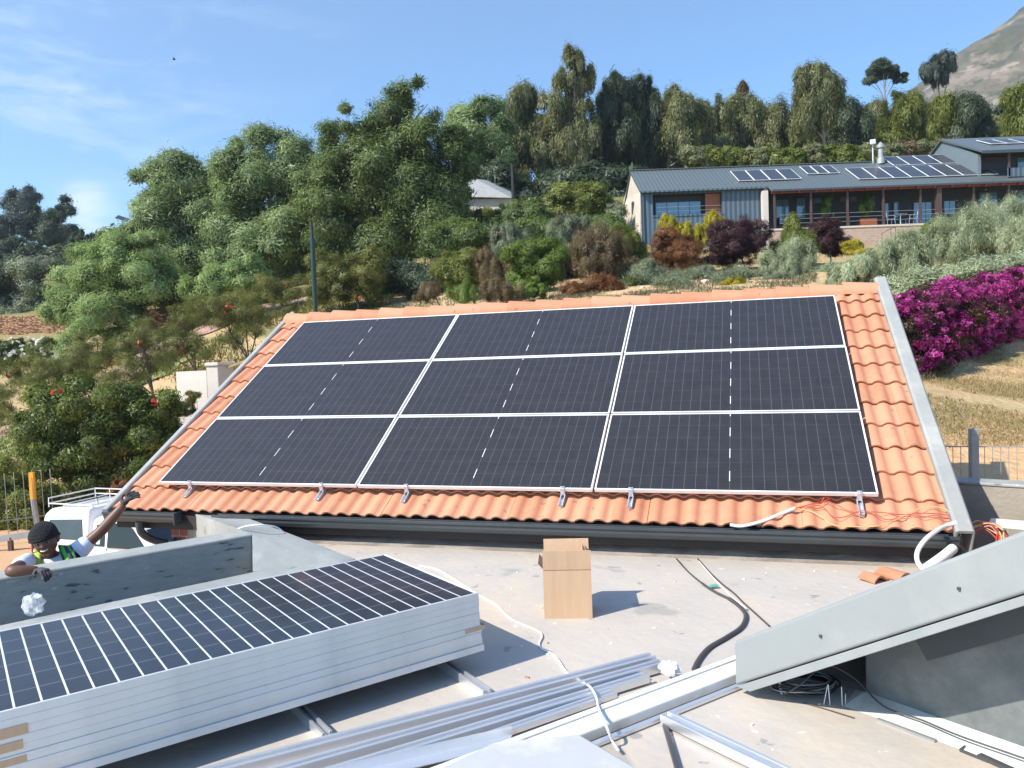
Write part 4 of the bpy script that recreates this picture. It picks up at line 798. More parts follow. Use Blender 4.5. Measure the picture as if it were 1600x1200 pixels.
b_ = MB(); rim = [hp(.95*math.sin(a), -1.08*math.cos(a), .30 if math.cos(a) > 0 else .30+.42*math.cos(a)) for a in [2*math.pi*k/30 for k in range(31)]]
b_.tube(rim, .013, 8); b_.build('beanie_rim', MAT['beanie'], o, smooth=True)
# t-shirt
sl1 = shR.lerp(elbR, .55); sl2 = shL.lerp(elbL, .62)
sh = [(pel+V(0, 0, .05), (.17, .13)), (pel.lerp(chest, .55), (.16, .125)), (chest, (.20, .14)), (chest.lerp(neck, .60), (.12, .10)), (chest.lerp(neck, .84), (.070, .068)), (shR, .072), (sl1, .068), (shL, .082), (sl2, .078)]
skinmesh('t_shirt', sh, [(0, 1), (1, 2), (2, 3), (3, 4), (3, 5), (5, 6), (3, 7), (7, 8)], MAT['tee'], pr_)
# vest: two front straps with bands and back
up_ = V(0, -.02, 0)
def strip(name, a, b, c, w, mat, parent=None, th=.012):
    b2 = MB(); P = spline([a, b, c], 5); vs = []
    dirs = V(1, 0, -.1).normalized()
    for p in P:
        for q in (-.5, -.17, .17, .5): vs.append(p+dirs*w*q+V(0, .012*abs(q)*2, 0))
    k = len(P); fs = [(i*4+j, i*4+j+1, (i+1)*4+j+1, (i+1)*4+j) for i in range(k-1) for j in range(3)]
    b2.add(vs, fs); o = b2.build(name, mat, parent or pr_, smooth=True); s = o.modifiers.new('s', 'SOLIDIFY'); s.thickness = th; s.offset = 0; return o
s0 = at(100, 853, 6.34); s1 = at(106, 866, 6.26); s2 = at(118, 900, 6.22)
vst = strip('safety_vest', s0, s1, s2, .105, MAT['hivis'])
strip('dark_band', s0+V(.012, -.016, 0), s1+V(.014, -.016, 0), s2+V(.02, -.016, 0), .034, MAT['navy'], vst, .006)
strip('piping', s0+V(-.045, -.009, 0), s1+V(-.05, -.009, 0), s2+V(-.052, -.009, 0), .008, MAT['navy'], vst, .006)
strip('piping', s0+V(.052, -.009, 0), s1+V(.055, -.009, 0), s2+V(.06, -.009, 0), .008, MAT['navy'], vst, .006)
v2 = strip('safety_vest', at(57, 862, 6.36), at(56, 873, 6.26), at(58, 903, 6.22), .07, MAT['lime'])
b_ = MB(); b_.tube([at(50, 850, 6.34), at(50, 861, 6.32), at(52, 869, 6.30)], .009, 6, smooth=3); b_.build('red_cord', MAT['redwire'], pr_)
# trousers
skinmesh('trousers', [(pel, (.175, .135)), (hipR, .10), (hipR+V(-.02, -.02, -.42), .08), (hipR+V(-.02, .03, -.82), .065), (hipL, .10), (hipL+V(.02, -.02, -.42), .08), (hipL+V(.02, .03, -.82), .065)], [(0, 1), (1, 2), (2, 3), (0, 4), (4, 5), (5, 6)], MAT['navy'], pr_)
# gloved hands, five fingers each
def hand(w, c, palm_dir, side, down, curls, name='glove'):
    f = palm_dir.normalized(); s = side.normalized(); d = down.normalized()
    nodes = [(w, .027), (w+f*.03, (.036, .024)), (w+f*.075, (.043, .022))]; ed = [(0, 1), (1, 2)]
    for k, (off, L) in enumerate(zip((-.030, -.010, .011, .030), (.070, .080, .075, .060))):
        b0 = w+f*.085+s*off; cu = curls[k]; p1 = b0+(f*math.cos(cu)+d*math.sin(cu))*L*.45; p2 = p1+(f*math.cos(cu*2)+d*math.sin(cu*2))*L*.32; p3 = p2+(f*math.cos(cu*2.7)+d*math.sin(cu*2.7))*L*.25
        i = len(nodes); nodes += [(b0, .0115), (p1, .011), (p2, .0105), (p3, .0095)]; ed += [(2, i), (i, i+1), (i+1, i+2), (i+2, i+3)]
    i = len(nodes); t0 = w+f*.035-s*.04; t1 = t0+(f*.6-s*.6+d*.3)*.035; t2 = t1+(f*.9+d*.4)*.028; nodes += [(t0, .014), (t1, .0125), (t2, .011)]; ed += [(1, i), (i, i+1), (i+1, i+2)]
    return skinmesh(name, nodes, ed, MAT['glove'], pr_, sub=1)
hand(wrR-V(.01, 0, 0), hdR, V(.80, -.5, -.05), V(.5, .8, 0), V(.15, -.35, -.9), (.5, .65, .75, .85))
hand(wrL-(wrL-elbL).normalized()*.02, hdL, (hdL-wrL)+V(.02, 0, .03), V(.8, .1, -.5), V(.75, .3, -.2), (.45, .55, .6, .7))
# ------------------------------------------------------------------ white pickup with canopy and roof rack, parked below
ct = empty('pickup_truck', at(118, 930, 17.2), 'white pickup with a canopy and roof rack parked below the parapet', 'pickup', rz=math.radians(-20)); LOCAL.add(ct.name)
ct.location.z = -2.86; ct.scale = (.95, .95, .95)
def side_prof(pts, y0, y1, inset=0):
    return [(x, y0, z) for x, z in pts], y1-y0
HWd = .85
def shell(pts, name, mat, hw=HWd, taper=None, bev=.05):
    # body cross-section: width narrows above the waist
    n = len(pts); vs = []
    for sgn in (-1, 1):
        for x, z in pts:
            w = hw if z < .95 else hw-(z-.95)*(taper if taper is not None else .18)
            vs.append((x, sgn*w, z))
    fs = [tuple(range(n)), tuple(range(n, 2*n))[::-1]]+[(i, i+n, (i+1) % n+n, (i+1) % n) for i in range(n)]
    b2 = MB(); b2.add(vs, fs); return b2.build(name, mat, ct, bevel=bev, segs=4, smooth=True)
shell([(.0, .42), (.0, .98), (4.55, .93), (4.9, .80), (4.95, .45)], 'body', MAT['carwhite'], bev=.09)
cano = shell([(-.02, .96), (.10, 1.62), (.28, 1.76), (1.40, 1.80), (1.43, .96)], 'canopy', MAT['carwhite'], taper=.14, bev=.07)
cabn = shell([(1.46, .93), (1.49, 1.55), (1.63, 1.62), (2.38, 1.63), (2.68, 1.55), (3.38, .95)], 'cab', MAT['carwhite'], bev=.08)
def pane(pts, name, mat, parent, y=None, th=.012, tp=.18):
    vs = []
    for q in (0, th):
        for x, z in pts: w = HWd-(z-.95)*tp+.004+q; vs.append((x, -w, z))
    n = len(pts); b2 = MB(); b2.add(vs, [tuple(range(n))[::-1], tuple(range(n, 2*n))]+[(i, (i+1) % n, (i+1) % n+n, i+n) for i in range(n)]); return b2.build(name, mat, parent)
MAT['canopyglass'] = pm('canopy_glass', (.035, .06, .09), .08, c2=(.03, .05, .075), spec=.5)
pane([(.22, 1.12), (.30, 1.52), (1.22, 1.56), (1.28, 1.12)], 'window', MAT['canopyglass'], cano, tp=.14)
b_ = MB(); b_.bar((.85, -.80, 1.16), (1.02, -.765, 1.5), .012, .012); b_.build('reflection_streak', MAT['white'], cano)  # white bar drawn for the diagonal reflection in the canopy glass
pane([(1.60, 1.02), (1.65, 1.46), (1.87, 1.50), (1.89, 1.02)], 'window', MAT['glassdark'], cabn)
pane([(1.97, 1.0), (1.97, 1.50), (2.38, 1.52), (2.63, 1.42), (3.05, 1.0)], 'window', MAT['glassdark'], cabn)
pane([(1.68, 1.06), (1.68, 1.16), (1.78, 1.16), (1.78, 1.06)], 'sticker', pm('sticker', (.5, .7, .8), .5), cabn, th=.02)
b_ = MB(); b_.hexa([(2.65, -.66, 1.50), (3.31, -.70, 1.0), (3.31, .70, 1.0), (2.65, .66, 1.50), (2.68, -.66, 1.53), (3.34, -.70, 1.03), (3.34, .70, 1.03), (2.68, .66, 1.53)]); b_.build('windscreen', MAT['glassdark'], cabn)
b_ = MB(); b_.bar((1.93, -.845, .5), (1.93, -.83, 1.0), .008, .01); b_.build('door_gap', MAT['rubber'], cabn)
for x in (.85, 3.95):
    for sg in (-1, 1):
        w_ = MB(); w_.lathe([(.33, -.1), (.35, -.06), (.35, .06), (.33, .1)], (0, 0, 0), 24); w_.v = [(x+v[0], sg*.76+v[2], .35+v[1]) for v in w_.v]; wh = w_.build('wheel', MAT['rubber'], ct, smooth=True)
        w_ = MB(); w_.lathe([(.2, -.105), (.2, .105)], (0, 0, 0), 16); w_.v = [(x+v[0], sg*.76+v[2], .35+v[1]) for v in w_.v]; w_.build('rim', MAT['galv'], wh)
rk = MB()
for z in (1.84, 1.96):
    rk.tube([(.1, -.62, z), (.1, .62, z), (1.38, .62, z)], .014, 6)
rk.tube([(.1, -.62, 1.84), (1.38, -.62, 1.84)], .014, 6)
for x in (.1, .55, 1.0, 1.38):
    rk.tube([(x, .62, 1.76), (x, .62, 1.96)], .012, 6).tube([(x, -.62, 1.76), (x, -.62, 1.84)], .012, 6).tube([(x, -.62, 1.84), (x, .62, 1.84)], .01, 6)
rk.tube([(.1, -.62, 1.84), (.1, -.62, 1.96), (.1, -.25, 1.96)], .012, 6); rk.build('roof_rack', MAT['lampwhite'], ct, smooth=True)
b_ = MB(); b_.tube([(1.2, -.3, 1.78), (1.15, -.3, 2.02)], .006, 5); b_.build('aerial', MAT['rubber'], ct)
# ------------------------------------------------------------------ fences
fz = lambda p: terr(p.x, p.y)
fl_ = empty('yard_fence', at(57, 850, 21.9), 'thin grey bar fence with one yellow-topped post behind the man', 'fence')
p0 = at(62, 850, 22.0); a0_ = at(-60, 862, 21.0); a1_ = at(86, 848, 22.2)
b_ = MB(); b_.bar((p0.x, p0.y, -3.1), (p0.x-.10, p0.y, at(52, 738, 22).z-.75), .13, .09); b_.build('post', MAT['galv'], fl_)
b_ = MB(); b_.bar((p0.x-.10, p0.y, at(52, 738, 22).z-.75), (p0.x-.10, p0.y, at(52, 738, 22).z), .125, .10); b_.build('yellow_post_top', MAT['orange'], fl_)
b_ = MB(); n_ = 11; zt_ = at(52, 735, 22).z
for i in range(n_):
    q = a0_.lerp(a1_, i/(n_-1)); b_.tube([(q.x, q.y, -3.0), (q.x-.02, q.y, zt_)], .009, 5)
b_.bar((a0_.x, a0_.y, -2.4), (a1_.x, a1_.y, -2.4), .02, .02); b_.build('bar_panel', MAT['galv'], fl_)
gr_ = empty('low_rail', at(20, 850, 20.6), 'dark horizontal metal rail beside the sandy drive behind the man', 'rail')
ra, rb = at(-60, 851, 20.6), at(53, 834, 20.9); b_ = MB(); b_.bar(ra, rb, .10, .16); b_.build('rail', MAT['galv'], gr_); 
for k in (.1, .67): q = ra.lerp(rb, k); b_ = MB(); b_.bar(q-V(0, 0, .6), q, .1, .1); b_.build('post', MAT['post'], gr_)
# right fence
rf_ = empty('wire_fence', at(1521, 760, 9.6), 'thin bar fence with a grey post behind the right parapet', 'fence')
pA_, pB_ = at(1522, 756, 9.5), at(1518, 670, 9.5)
b_ = MB(); b_.bar((pA_.x, 9.5, -.4), (pA_.x, 9.5, pB_.z), .095, .07); b_.build('post', MAT['barge'], rf_, bevel=.006)
la, lb_ = at(1440, 697, 9.75), at(1760, 700, 9.2); b_ = MB(); b_.bar(la, lb_, .014, .012); b_.bar(la-V(0, 0, .8), lb_-V(0, 0, .8), .014, .012)
for i in range(26):
    q = la.lerp(lb_, i/25); b_.tube([(q.x, q.y, q.z-.85), (q.x, q.y, q.z)], .0045, 5)
b_.build('bar_panel', MAT['galv'], rf_)
# ------------------------------------------------------------------ house on the hill
HY = 50.0
def hx(px, Y=HY): return (px-800)/F*Y
def hh(px, py, Y=HY): return at(px, py, Y)
hs = empty('house', V(hx(1300), HY+2, 8.2), 'long low grey-blue metal house with a veranda on the hillside', 'house')
xL, xM = at(1003, 340, HY).x, at(1194, 320, HY).x; xR = at(1720, 300, HY).x
zE = at(1003, 300, HY).z; zF = at(1300, 357, HY).z; zB = 7.4; zR = at(990, 267, HY+3.6).z; SLP = (zR-zE)/3.85; VE = 0.75
YF, YR_, YB = HY, HY+3.6, HY+7.2
def slab(b2, x0, x1, y0, z0, y1, z1, th=.12): return b2.hexa([(x0, y0, z0-th), (x1, y0, z0-th), (x1, y1, z1-th), (x0, y1, z1-th), (x0, y0, z0), (x1, y0, z0), (x1, y1, z1), (x0, y1, z1)])
# left wing: siding wall with a recessed window bay
wx0, wx1, wz0, wz1 = at(1020, 320, HY).x, at(1128, 320, HY).x, at(1070, 335, HY).z, at(1070, 302, HY).z
b_ = MB(); b_.box(xL, wx0, YF, YF+.2, zB, zE).box(wx1, xM, YF, YF+.2, zB, zE).box(wx0, wx1, YF, YF+.2, zB, wz0).box(wx0, wx1, YF, YF+.2, wz1, zE)
b_.build('siding_wall', MAT['siding'], hs)
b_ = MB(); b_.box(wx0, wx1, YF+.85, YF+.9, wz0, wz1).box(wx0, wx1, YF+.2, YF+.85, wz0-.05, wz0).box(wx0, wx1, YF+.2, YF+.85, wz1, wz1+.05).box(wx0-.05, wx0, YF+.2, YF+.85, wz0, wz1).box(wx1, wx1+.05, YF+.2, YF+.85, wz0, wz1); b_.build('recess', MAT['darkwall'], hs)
MAT['skyglass'] = pm('sky_tinted_glass', (.12, .24, .36), .08, c2=(.08, .17, .27), spec=1.0, coat=1)  # sky reflection put into the base colour as blue
gx0, gx1 = at(1027, 320, HY).x, at(1100, 320, HY).x
fw = MB(); fw.box(gx0, gx1, YF+.76, YF+.84, wz0+.02, wz0+.95); win = fw.build('window', MAT['gutter'], hs)
for k in range(4):
    a_ = gx0+.05+(gx1-gx0-.05)/4*k; b_ = MB(); b_.box(a_, a_+(gx1-gx0)/4-.06, YF+.745, YF+.758, wz0+.07, wz0+.90); b_.build('pane', MAT['skyglass'], win)
b_ = MB(); b_.box(at(1104, 320, HY).x, wx1-.02, YF+.3, YF+.36, wz0+.02, wz1-.02); b_.build('shutter', MAT['wood'], hs)
b_ = MB(); b_.box(wx0-.05, wx1+.1, YF-.05, YF+.0, wz0-.10, wz0); b_.build('window_sill', MAT['siding'], hs)
b_ = MB()
for z in (.25, .5): b_.tube([(gx0, YF+.05, wz0+z), (wx1, YF+.05, wz0+z)], .012, 5)
b_.build('railing', MAT['galv'], hs)
# cream gable wall with a leaning outer edge
zg = at(970, 362, YB).z
b_ = MB(); b_.add([(xL-.02, YF-.05, zB), (xL-.02, YF-.05, zE+.02), (xL-.02, YR_, zR-.05), (xL-.02, YB, zE+.9), (xL-.9, YB, zB), (xL-.75, YR_, zB), (xL-.25, YF-.05, zB-.0)]+[(xL+.25, YF+.2, zB), (xL+.25, YF+.2, zE-.05), (xL+.25, YR_, zR-.15), (xL+.25, YB, zE-.05), (xL+.25, YB, zB)],
   [(0, 1, 2, 3, 4, 5, 6), (0, 7, 8, 1), (1, 8, 9, 2), (2, 9, 10, 3), (3, 10, 11, 4)]); b_.build('gable_wall', MAT['cream'], hs)
b_ = MB(); b_.box(xL-.24, xL-.16, YR_-1.6, YR_-1.1, zB+.9, zE-.2); b_.build('slit_window', MAT['darkwall'], hs)
b_ = MB(); b_.tube([(xL-.05, YF-.16, zE), (xL-.03, YF-.16, zB)], .05, 6); b_.build('downpipe', MAT['siding'], hs)
# back wall and roof
b_ = MB(); b_.box(xL+.25, xR, YB-.2, YB, zB, zE); b_.build('back_wall', MAT['cream'], hs)
b_ = MB(); slab(b_, xL-.12, xM+.2, YF-.25, zE+.02, YR_, zR); slab(b_, xM+.2, xR, YF-VE, zE-SLP*(VE-.25), YR_, zR); slab(b_, xL-.12, xR, YR_, zR, YB+.3, zE+.02)
ro = b_.build('roof', MAT['metalroof'], hs)
b_ = MB(); b_.bar((xL-.15, YR_, zR+.03), (xR, YR_, zR+.03), .25, .05); b_.build('ridge_flashing', MAT['metalroof'], ro)
b_ = MB(); b_.bar((xL-.1, YF-.32, zE-.06), (xM+.1, YF-.32, zE-.06), .12, .1); b_.build('gutter', MAT['siding'], ro)
b_ = MB(); b_.bar((xM+.3, YF-VE-.05, zE-.36), (xR, YF-VE-.05, zE-.36), .08, .10); b_.build('gutter', MAT['gutter'], ro)
for k in range(22):
    x = xM+.9+k*1.05
    if x > xR: break
    b_ = MB(); b_.bar((x, YF-VE+.03, zE-.47), (x, YF+1.6, zE+.82), .10, .16); b_.build('rafter', MAT['redtimber'], ro)
b_ = MB(); b_.bar((xM+.3, YF-.5, zE-.42), (xR, YF-.5, zE-.42), .10, .16); b_.build('veranda_beam', MAT['redtimber'], ro)
# veranda: recessed dark wall with windows coloured blue for the sky reflection, floor, posts
YW = YF+2.0
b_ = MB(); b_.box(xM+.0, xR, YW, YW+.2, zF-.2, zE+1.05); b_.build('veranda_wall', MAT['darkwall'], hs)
b_ = MB(); b_.box(xM, xM+.2, YF-.1, YW, zB, zE+.1); b_.build('end_wall', MAT['whitewall'], hs)
b_ = MB(); b_.box(at(1196, 320, HY-1).x, at(1204, 320, HY-1).x, YF-.6, YF-.12, zB, zE-.30); b_.build('white_pier', MAT['whitewall'], hs)
def hwin(x0, x1, y0, y1, name='window', n=1):
    a_, c_ = at(x0, y1, YW-.05), at(x1, y0, YW-.05); f_ = MB(); f_.box(a_.x-.05, c_.x+.05, YW-.06, YW-.003, a_.z-.05, c_.z+.05); w = f_.build(name, MAT['gutter'], hs)
    for k in range(n):
        b2 = MB(); wd = (c_.x-a_.x)/n; b2.box(a_.x+k*wd+.02, a_.x+(k+1)*wd-.02, YW-.075, YW-.062, a_.z, c_.z); b2.build('pane', MAT['skyglass'], w)
for q in [(1213, 1232, 312, 350, 'glass_door', 2), (1245, 1258, 310, 340, 'window', 1), (1270, 1284, 310, 317, 'window', 1), (1289, 1295, 310, 317, 'window', 1), (1314, 1322, 308, 314, 'window', 1), (1327, 1338, 308, 314, 'window', 1), (1355, 1366, 306, 328, 'window', 1), (1378, 1388, 318, 340, 'window', 1), (1397, 1404, 316, 340, 'window', 1),
          (1428, 1455, 316, 350, 'glass_door', 3), (1475, 1492, 314, 335, 'window', 2), (1530, 1558, 300, 330, 'window', 2), (1590, 1625, 296, 330, 'window', 2), (1650, 1690, 296, 330, 'window', 2)]: hwin(*q[:4], q[4], q[5])
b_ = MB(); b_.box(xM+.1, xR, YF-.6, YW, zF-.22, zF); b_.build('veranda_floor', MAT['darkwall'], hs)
b_ = MB(); b_.box(xM+.1, at(1455, 355, HY-.6).x, YF-.75, YF-.55, zB-1.2, zF-.04); b_.build('retaining_wall', MAT['retwall'], hs)
b_ = MB(); b_.box(xM+.1, xR, YF-.8, YF-.5, zF-.1, zF+.01); b_.build('wall_cap', MAT['cream'], hs)
b_ = MB(); b_.box(at(1455, 355, HY-.6).x, xR, YF-.75, YF-.55, zB-1.2, zF-.04); b_.build('retaining_wall', MAT['retwall'], hs)
YP = YF-.45
for px, w in ((1210, .12), (1267, .12), (1324, .12), (1380, .12), (1438, .12), (1466, .30), (1521, .12), (1576, .14), (1640, .14)):
    x = at(px, 320, YP).x; b_ = MB(); b_.box(x-w/2, x+w/2, YP-w/2, YP+w/2, zF, zE-.48); b_.build('post', MAT['post'], hs)
b_ = MB()
for z in (.35, .62, .88): b_.tube([(xM+.8, YP, zF+z), (xR, YP, zF+z)], .012, 5)
b_.build('wire_railing', MAT['galv'], hs)
# handrail of the steps in front
b_ = MB(); s0_ = [at(x, y, 46.5) for x, y in ((1378, 390), (1378, 365), (1392, 357), (1392, 372), (1392, 357), (1399, 355), (1399, 385))]
b_.tube(s0_[:3], .02, 5).tube([s0_[2], s0_[3]], .02, 5).tube(s0_[5:], .02, 5).tube([s0_[2], s0_[5]], .02, 5); tag(b_.build('handrail', MAT['post'], None), 'thin dark step handrail in front of the beige veranda wall', 'handrail')
# upper storey block at the right
xU0, xU1 = at(1502, 230, HY+2).x, at(1760, 230, HY+2).x; zU = at(1557, 234, HY-.5).z; zUR = at(1528, 212, HY+3.6).z
b_ = MB(); 
b_.add([(xU0, YF+.2, zE-.1), (xU0, YF+.2, zU-.1), (xU0, YR_+.6, zUR-.1), (xU0, YB+1, zU-.1), (xU0, YB+1, zE-.5)]+[(xU0+.2, YF+.2, zE-.1), (xU0+.2, YF+.2, zU-.1), (xU0+.2, YR_+.6, zUR-.1), (xU0+.2, YB+1, zU-.1), (xU0+.2, YB+1, zE-.5)], [(0, 1, 2, 3, 4), (9, 8, 7, 6, 5), (0, 5, 6, 1), (1, 6, 7, 2), (2, 7, 8, 3)])
b_.build('upper_gable', pm('slate_panel', (.15, .19, .21), .6, c2=(.13, .17, .19)), hs)
b_ = MB(); b_.box(xU0+.2, xU1, YF+1.0, YF+1.2, zE-.1, zU-.1); b_.build('upper_wall', MAT['darkwall'], hs)
b_ = MB(); slab(b_, xU0-.15, xU1, YF-.5, zU-.02, YR_+.6, zUR); slab(b_, xU0-.15, xU1, YR_+.6, zUR, YB+1.3, zU); ro2 = b_.build('upper_roof', MAT['metalroof'], hs)
b_ = MB(); b_.bar((xU0-.15, YF-.55, zU-.12), (xU1, YF-.55, zU-.12), .1, .18); b_.build('gutter', MAT['gutter'], ro2)
b_ = MB(); b_.box(xU0+1.6, xU1, YF-.3, YF-.2, zE+.05, zE+.6); b_.build('balcony_front', MAT['siding'], hs)
for px in (1577, 1650): x = at(px, 240, YF-.3).x; b_ = MB(); b_.box(x-.06, x+.06, YF-.3, YF-.18, zE+.1, zU-.15); b_.build('post', MAT['post'], hs)
for q in [(1590, 1612, 246, 262), (1630, 1660, 246, 262)]:
    a_, c_ = at(q[0], q[3], YF+.95), at(q[1], q[2], YF+.95); b_ = MB(); b_.box(a_.x, c_.x, YF+.93, YF+.99, a_.z, c_.z); b_.build('window', MAT['skyglass'], hs)
# solar panels on the house roof
sl_ = (zR-zE)/(3.6+2.3); dR = V(0, 1, SLP).normalized(); nR = V(0, -dR.z, dR.y)
dL = V(0, 1, (zR-zE-.02)/(YR_-(YF-.25))).normalized(); nL = V(0, -dL.z, dL.y)
PVG = 'small solar panels on the hillside house roof'
def hpv(x0, y0, w, l, dirv, nv, z0, label, first=[]):
    r = empty('roof_solar_panel', (x0, y0, z0), label, 'solar panel', PVG); LOCAL.add(r.name)
    b2 = MB(); b2.obox(V(0, 0, 0), V(w, 0, 0), dirv*l, nv*.04); b2.build('frame', MAT['frame'], r)
    b2 = MB(); b2.obox(V(.035, 0, 0)+dirv*.03+nv*.038, V(w-.07, 0, 0), dirv*(l-.06), nv*.004); b2.build('cells', MAT['pvfar'], r)
nP = 0
def hrow(n, px0, px1, pyb, side, l, nm):
    dirv, nv, y_lo, z_lo = (dR, nR, YF-VE, zE-SLP*(VE-.25)) if side == 'R' else (dL, nL, YF-.25, zE+.02)
    # find distance along the slope for the lower edge from its height in the photo
    best = min([k*.05 for k in range(160)], key=lambda k: abs((at((px0+px1)/2, pyb, y_lo+dirv.y*k).z)-(z_lo+dirv.z*k+.05)))
    y, z = y_lo+dirv.y*best, z_lo+dirv.z*best+.07; X0, X1 = at(px0, pyb, y).x, at(px1, pyb, y).x; w = (X1-X0)/n
    for k in range(n): hpv(X0+k*w+.01, y, w-.02, l, dirv, nv, z, f'{["first","second","third","fourth","fifth","sixth","seventh","eighth"][k]} panel from the left in {nm} on the house')
hrow(4, 1154, 1253, 282, 'L', 2.2, 'the leftmost four-panel row')
hrow(3, 1262, 1313, 272, 'R', 1.7, 'the short three-panel row')
hrow(8, 1342, 1560, 277, 'R', 2.35, 'the long lower eight-panel row')
hrow(5, 1396, 1522, 257, 'R', 2.0, 'the upper five-panel row by the chimney')
yU = YF+.9; dU = V(0, 1, (zUR-zU)/(YR_+.6-(YF-.5))).normalized(); nU = V(0, -dU.z, dU.y)
for k in range(5):
    X0 = at(1545, 224, yU+.5).x+k*1.05; hpv(X0, yU+.3, 1.0, 1.7, dU, nU, zU+(yU+.3-(YF-.5))*dU.z/dU.y+.06, f'{["first","second","third","fourth","fifth"][k]} panel from the left on the upper roof of the house')
fl = empty('chimney_flue', V(at(1376, 240, YR_).x, YR_-.3, zR-.2), 'silver round chimney flue with a cowl on the house roof', 'chimney'); fb = V(at(1376, 240, YR_-.3).x, YR_-.3, zR-.2)
zt2 = at(1376, 222, YR_-.3).z
b_ = MB(); b_.lathe([(.26, 0), (.24, .35), (.17, .4), (.17, zt2-fb.z-.45)], fb, 14); b_.build('pipe', MAT['galv'], fl, smooth=True)
b_ = MB(); b_.lathe([(.17, 0), (.25, .03), (.25, .22), (.17, .28), (.05, .42)], V(fb.x, fb.y, zt2-.42), 14); b_.build('cowl', MAT['galv'], fl, smooth=True)
la_ = V(at(1364, 250, YR_-.1).x, YR_-.1, zR); lp = empty('roof_antenna', la_, 'thin mast with a white box beside the chimney flue', 'antenna'); zt3 = at(1364, 226, YR_).z
b_ = MB(); b_.tube([la_-V(0, 0, .1), V(la_.x, la_.y, zt3)], .04, 6); b_.build('mast', MAT['lampwhite'], lp); b_ = MB(); b_.obox(V(la_.x-.22, la_.y-.2, zt3-.05), (.36, 0, .04), (0, .12, 0), (-.02, 0, .32)); b_.build('white_box', MAT['lampwhite'], lp, bevel=.03)
# furniture on the veranda
def chair(px, Y, flip, label):
    r = empty('veranda_chair', V(at(px, 350, Y).x, Y, zF), label, 'chair', 'chairs on the veranda'); LOCAL.add(r.name); s_ = flip
    b2 = MB(); b2.box(-.24, .24, -.24, .24, .43, .46); b2.build('seat', MAT['alu'], r, bevel=.01)
    b2 = MB(); b2.tube([(-.25*s_, -.22, .46), (-.31*s_, -.22, .86), (-.31*s_, .22, .86), (-.25*s_, .22, .46)], .018, 6).tube([(-.28*s_, -.22, .66), (-.28*s_, .22, .66)], .015, 6); b2.build('backrest', MAT['alu'], r)
    b2 = MB(); b2.tube([(-.3*s_, -.25, .68), (.22*s_, -.25, .66), (.22*s_, -.25, .45)], .016, 6); b2.build('armrest', MAT['alu'], r)
    for x in (-.22, .22):
        for y in (-.22, .22): b2 = MB(); b2.tube([(x, y, .44), (x*1.25, y*1.1, 0)], .016, 6); b2.build('leg', MAT['alu'], r)
chair(1390, 50.2, 1, 'silver veranda chair left of the round table'); chair(1424, 50.2, -1, 'silver veranda chair right of the round table')
tb = empty('veranda_table', V(at(1407, 350, 50.2).x, 50.2, zF), 'round silver bistro table between two chairs on the veranda', 'table'); LOCAL.add(tb.name)
b_ = MB(); b_.lathe([(.40, .72), (.42, .735), (.40, .75)], (0, 0, 0), 20); b_.build('table_top', MAT['alu'], tb); b_ = MB(); b_.lathe([(.2, 0), (.18, .03), (.035, .05), (.035, .72)], (0, 0, 0), 12); b_.build('pedestal', MAT['alu'], tb)
for px, lb in ((1222, 'dark'), (1330, 'brown')): 
    MAT['brownchair'] = MAT['post']
    r = empty('veranda_chair', V(at(px, 350, 50.3).x, 50.3, zF), f'{lb} slatted chair near the {"glass door" if px < 1300 else "second planter"} on the veranda', 'chair', 'chairs on the veranda'); LOCAL.add(r.name)
    b2 = MB(); b2.box(-.25, .25, -.25, .25, .4, .44); b2.build('seat', MAT['post'], r); b2 = MB(); b2.box(-.25, -.21, -.25, .25, .44, .85); b2.build('backrest', MAT['post'], r)
    for x in (-.22, .22):
        for y in (-.22, .22): b2 = MB(); b2.bar((x, y, 0), (x, y, .4), .04, .04); b2.build('leg', MAT['post'], r)
# small white gabled house among the trees, pole, distant roof, street lamp
wh = empty('white_house', at(765, 300, 64), 'white gabled house half hidden behind the dark tree', 'house'); g = lambda x, y, Y=64: at(x, y, Y)
a, b2_, c = g(733, 330), g(733, 282), g(742, 276)
zg0 = g(740, 330).z; xw0, xw1 = g(733, 300).x, g(647, 300).x; za, zr = g(740, 290).z, g(740, 277).z
b_ = MB(); b_.add([(xw0, 64, zg0), (xw1, 63.5, zg0), (xw1, 63.5, za-.2), (xw0+.5, 64, zr), (xw0, 64, zr-.3)]+[(xw0, 64.4, zg0), (xw1, 63.9, zg0), (xw1, 63.9, za-.2), (xw0+.5, 64.4, zr), (xw0, 64.4, zr-.3)], [(0, 1, 2, 3, 4), (9, 8, 7, 6, 5), (1, 6, 7, 2), (2, 7, 8, 3), (3, 8, 9, 4), (4, 9, 5, 0)]); b_.build('gable_wall', MAT['whitewall'], wh)
b_ = MB(); r0, r1, r2, r3 = g(744, 281, 63.8), g(744, 281, 63.8)+V(0, 0, -1.6), g(800, 308, 63), g(795, 293, 66)
b_.add([g(742, 279, 63.9), g(647, 306, 63.2), g(800, 309, 63.2), g(798, 297, 67), g(770, 283, 67)], [(0, 1, 2, 3, 4)]); b_.build('roof', pm('pale_roof', (.42, .42, .41), .5), wh)
b_ = MB(); b_.box(xw1, g(799, 300).x, 63.6, 67, zg0, g(790, 309).z-.1); b_.build('side_wall', MAT['whitewall'], wh)
pb = at(803, 335, 58); b_ = MB(); b_.tube([(pb.x, pb.y, terr(pb.x, pb.y)), at(800, 256, 58)], .14, 8, r2=.10); tag(b_.build('wooden_pole', MAT['dark'], None), 'dark wooden pole beside the small white house', 'pole')
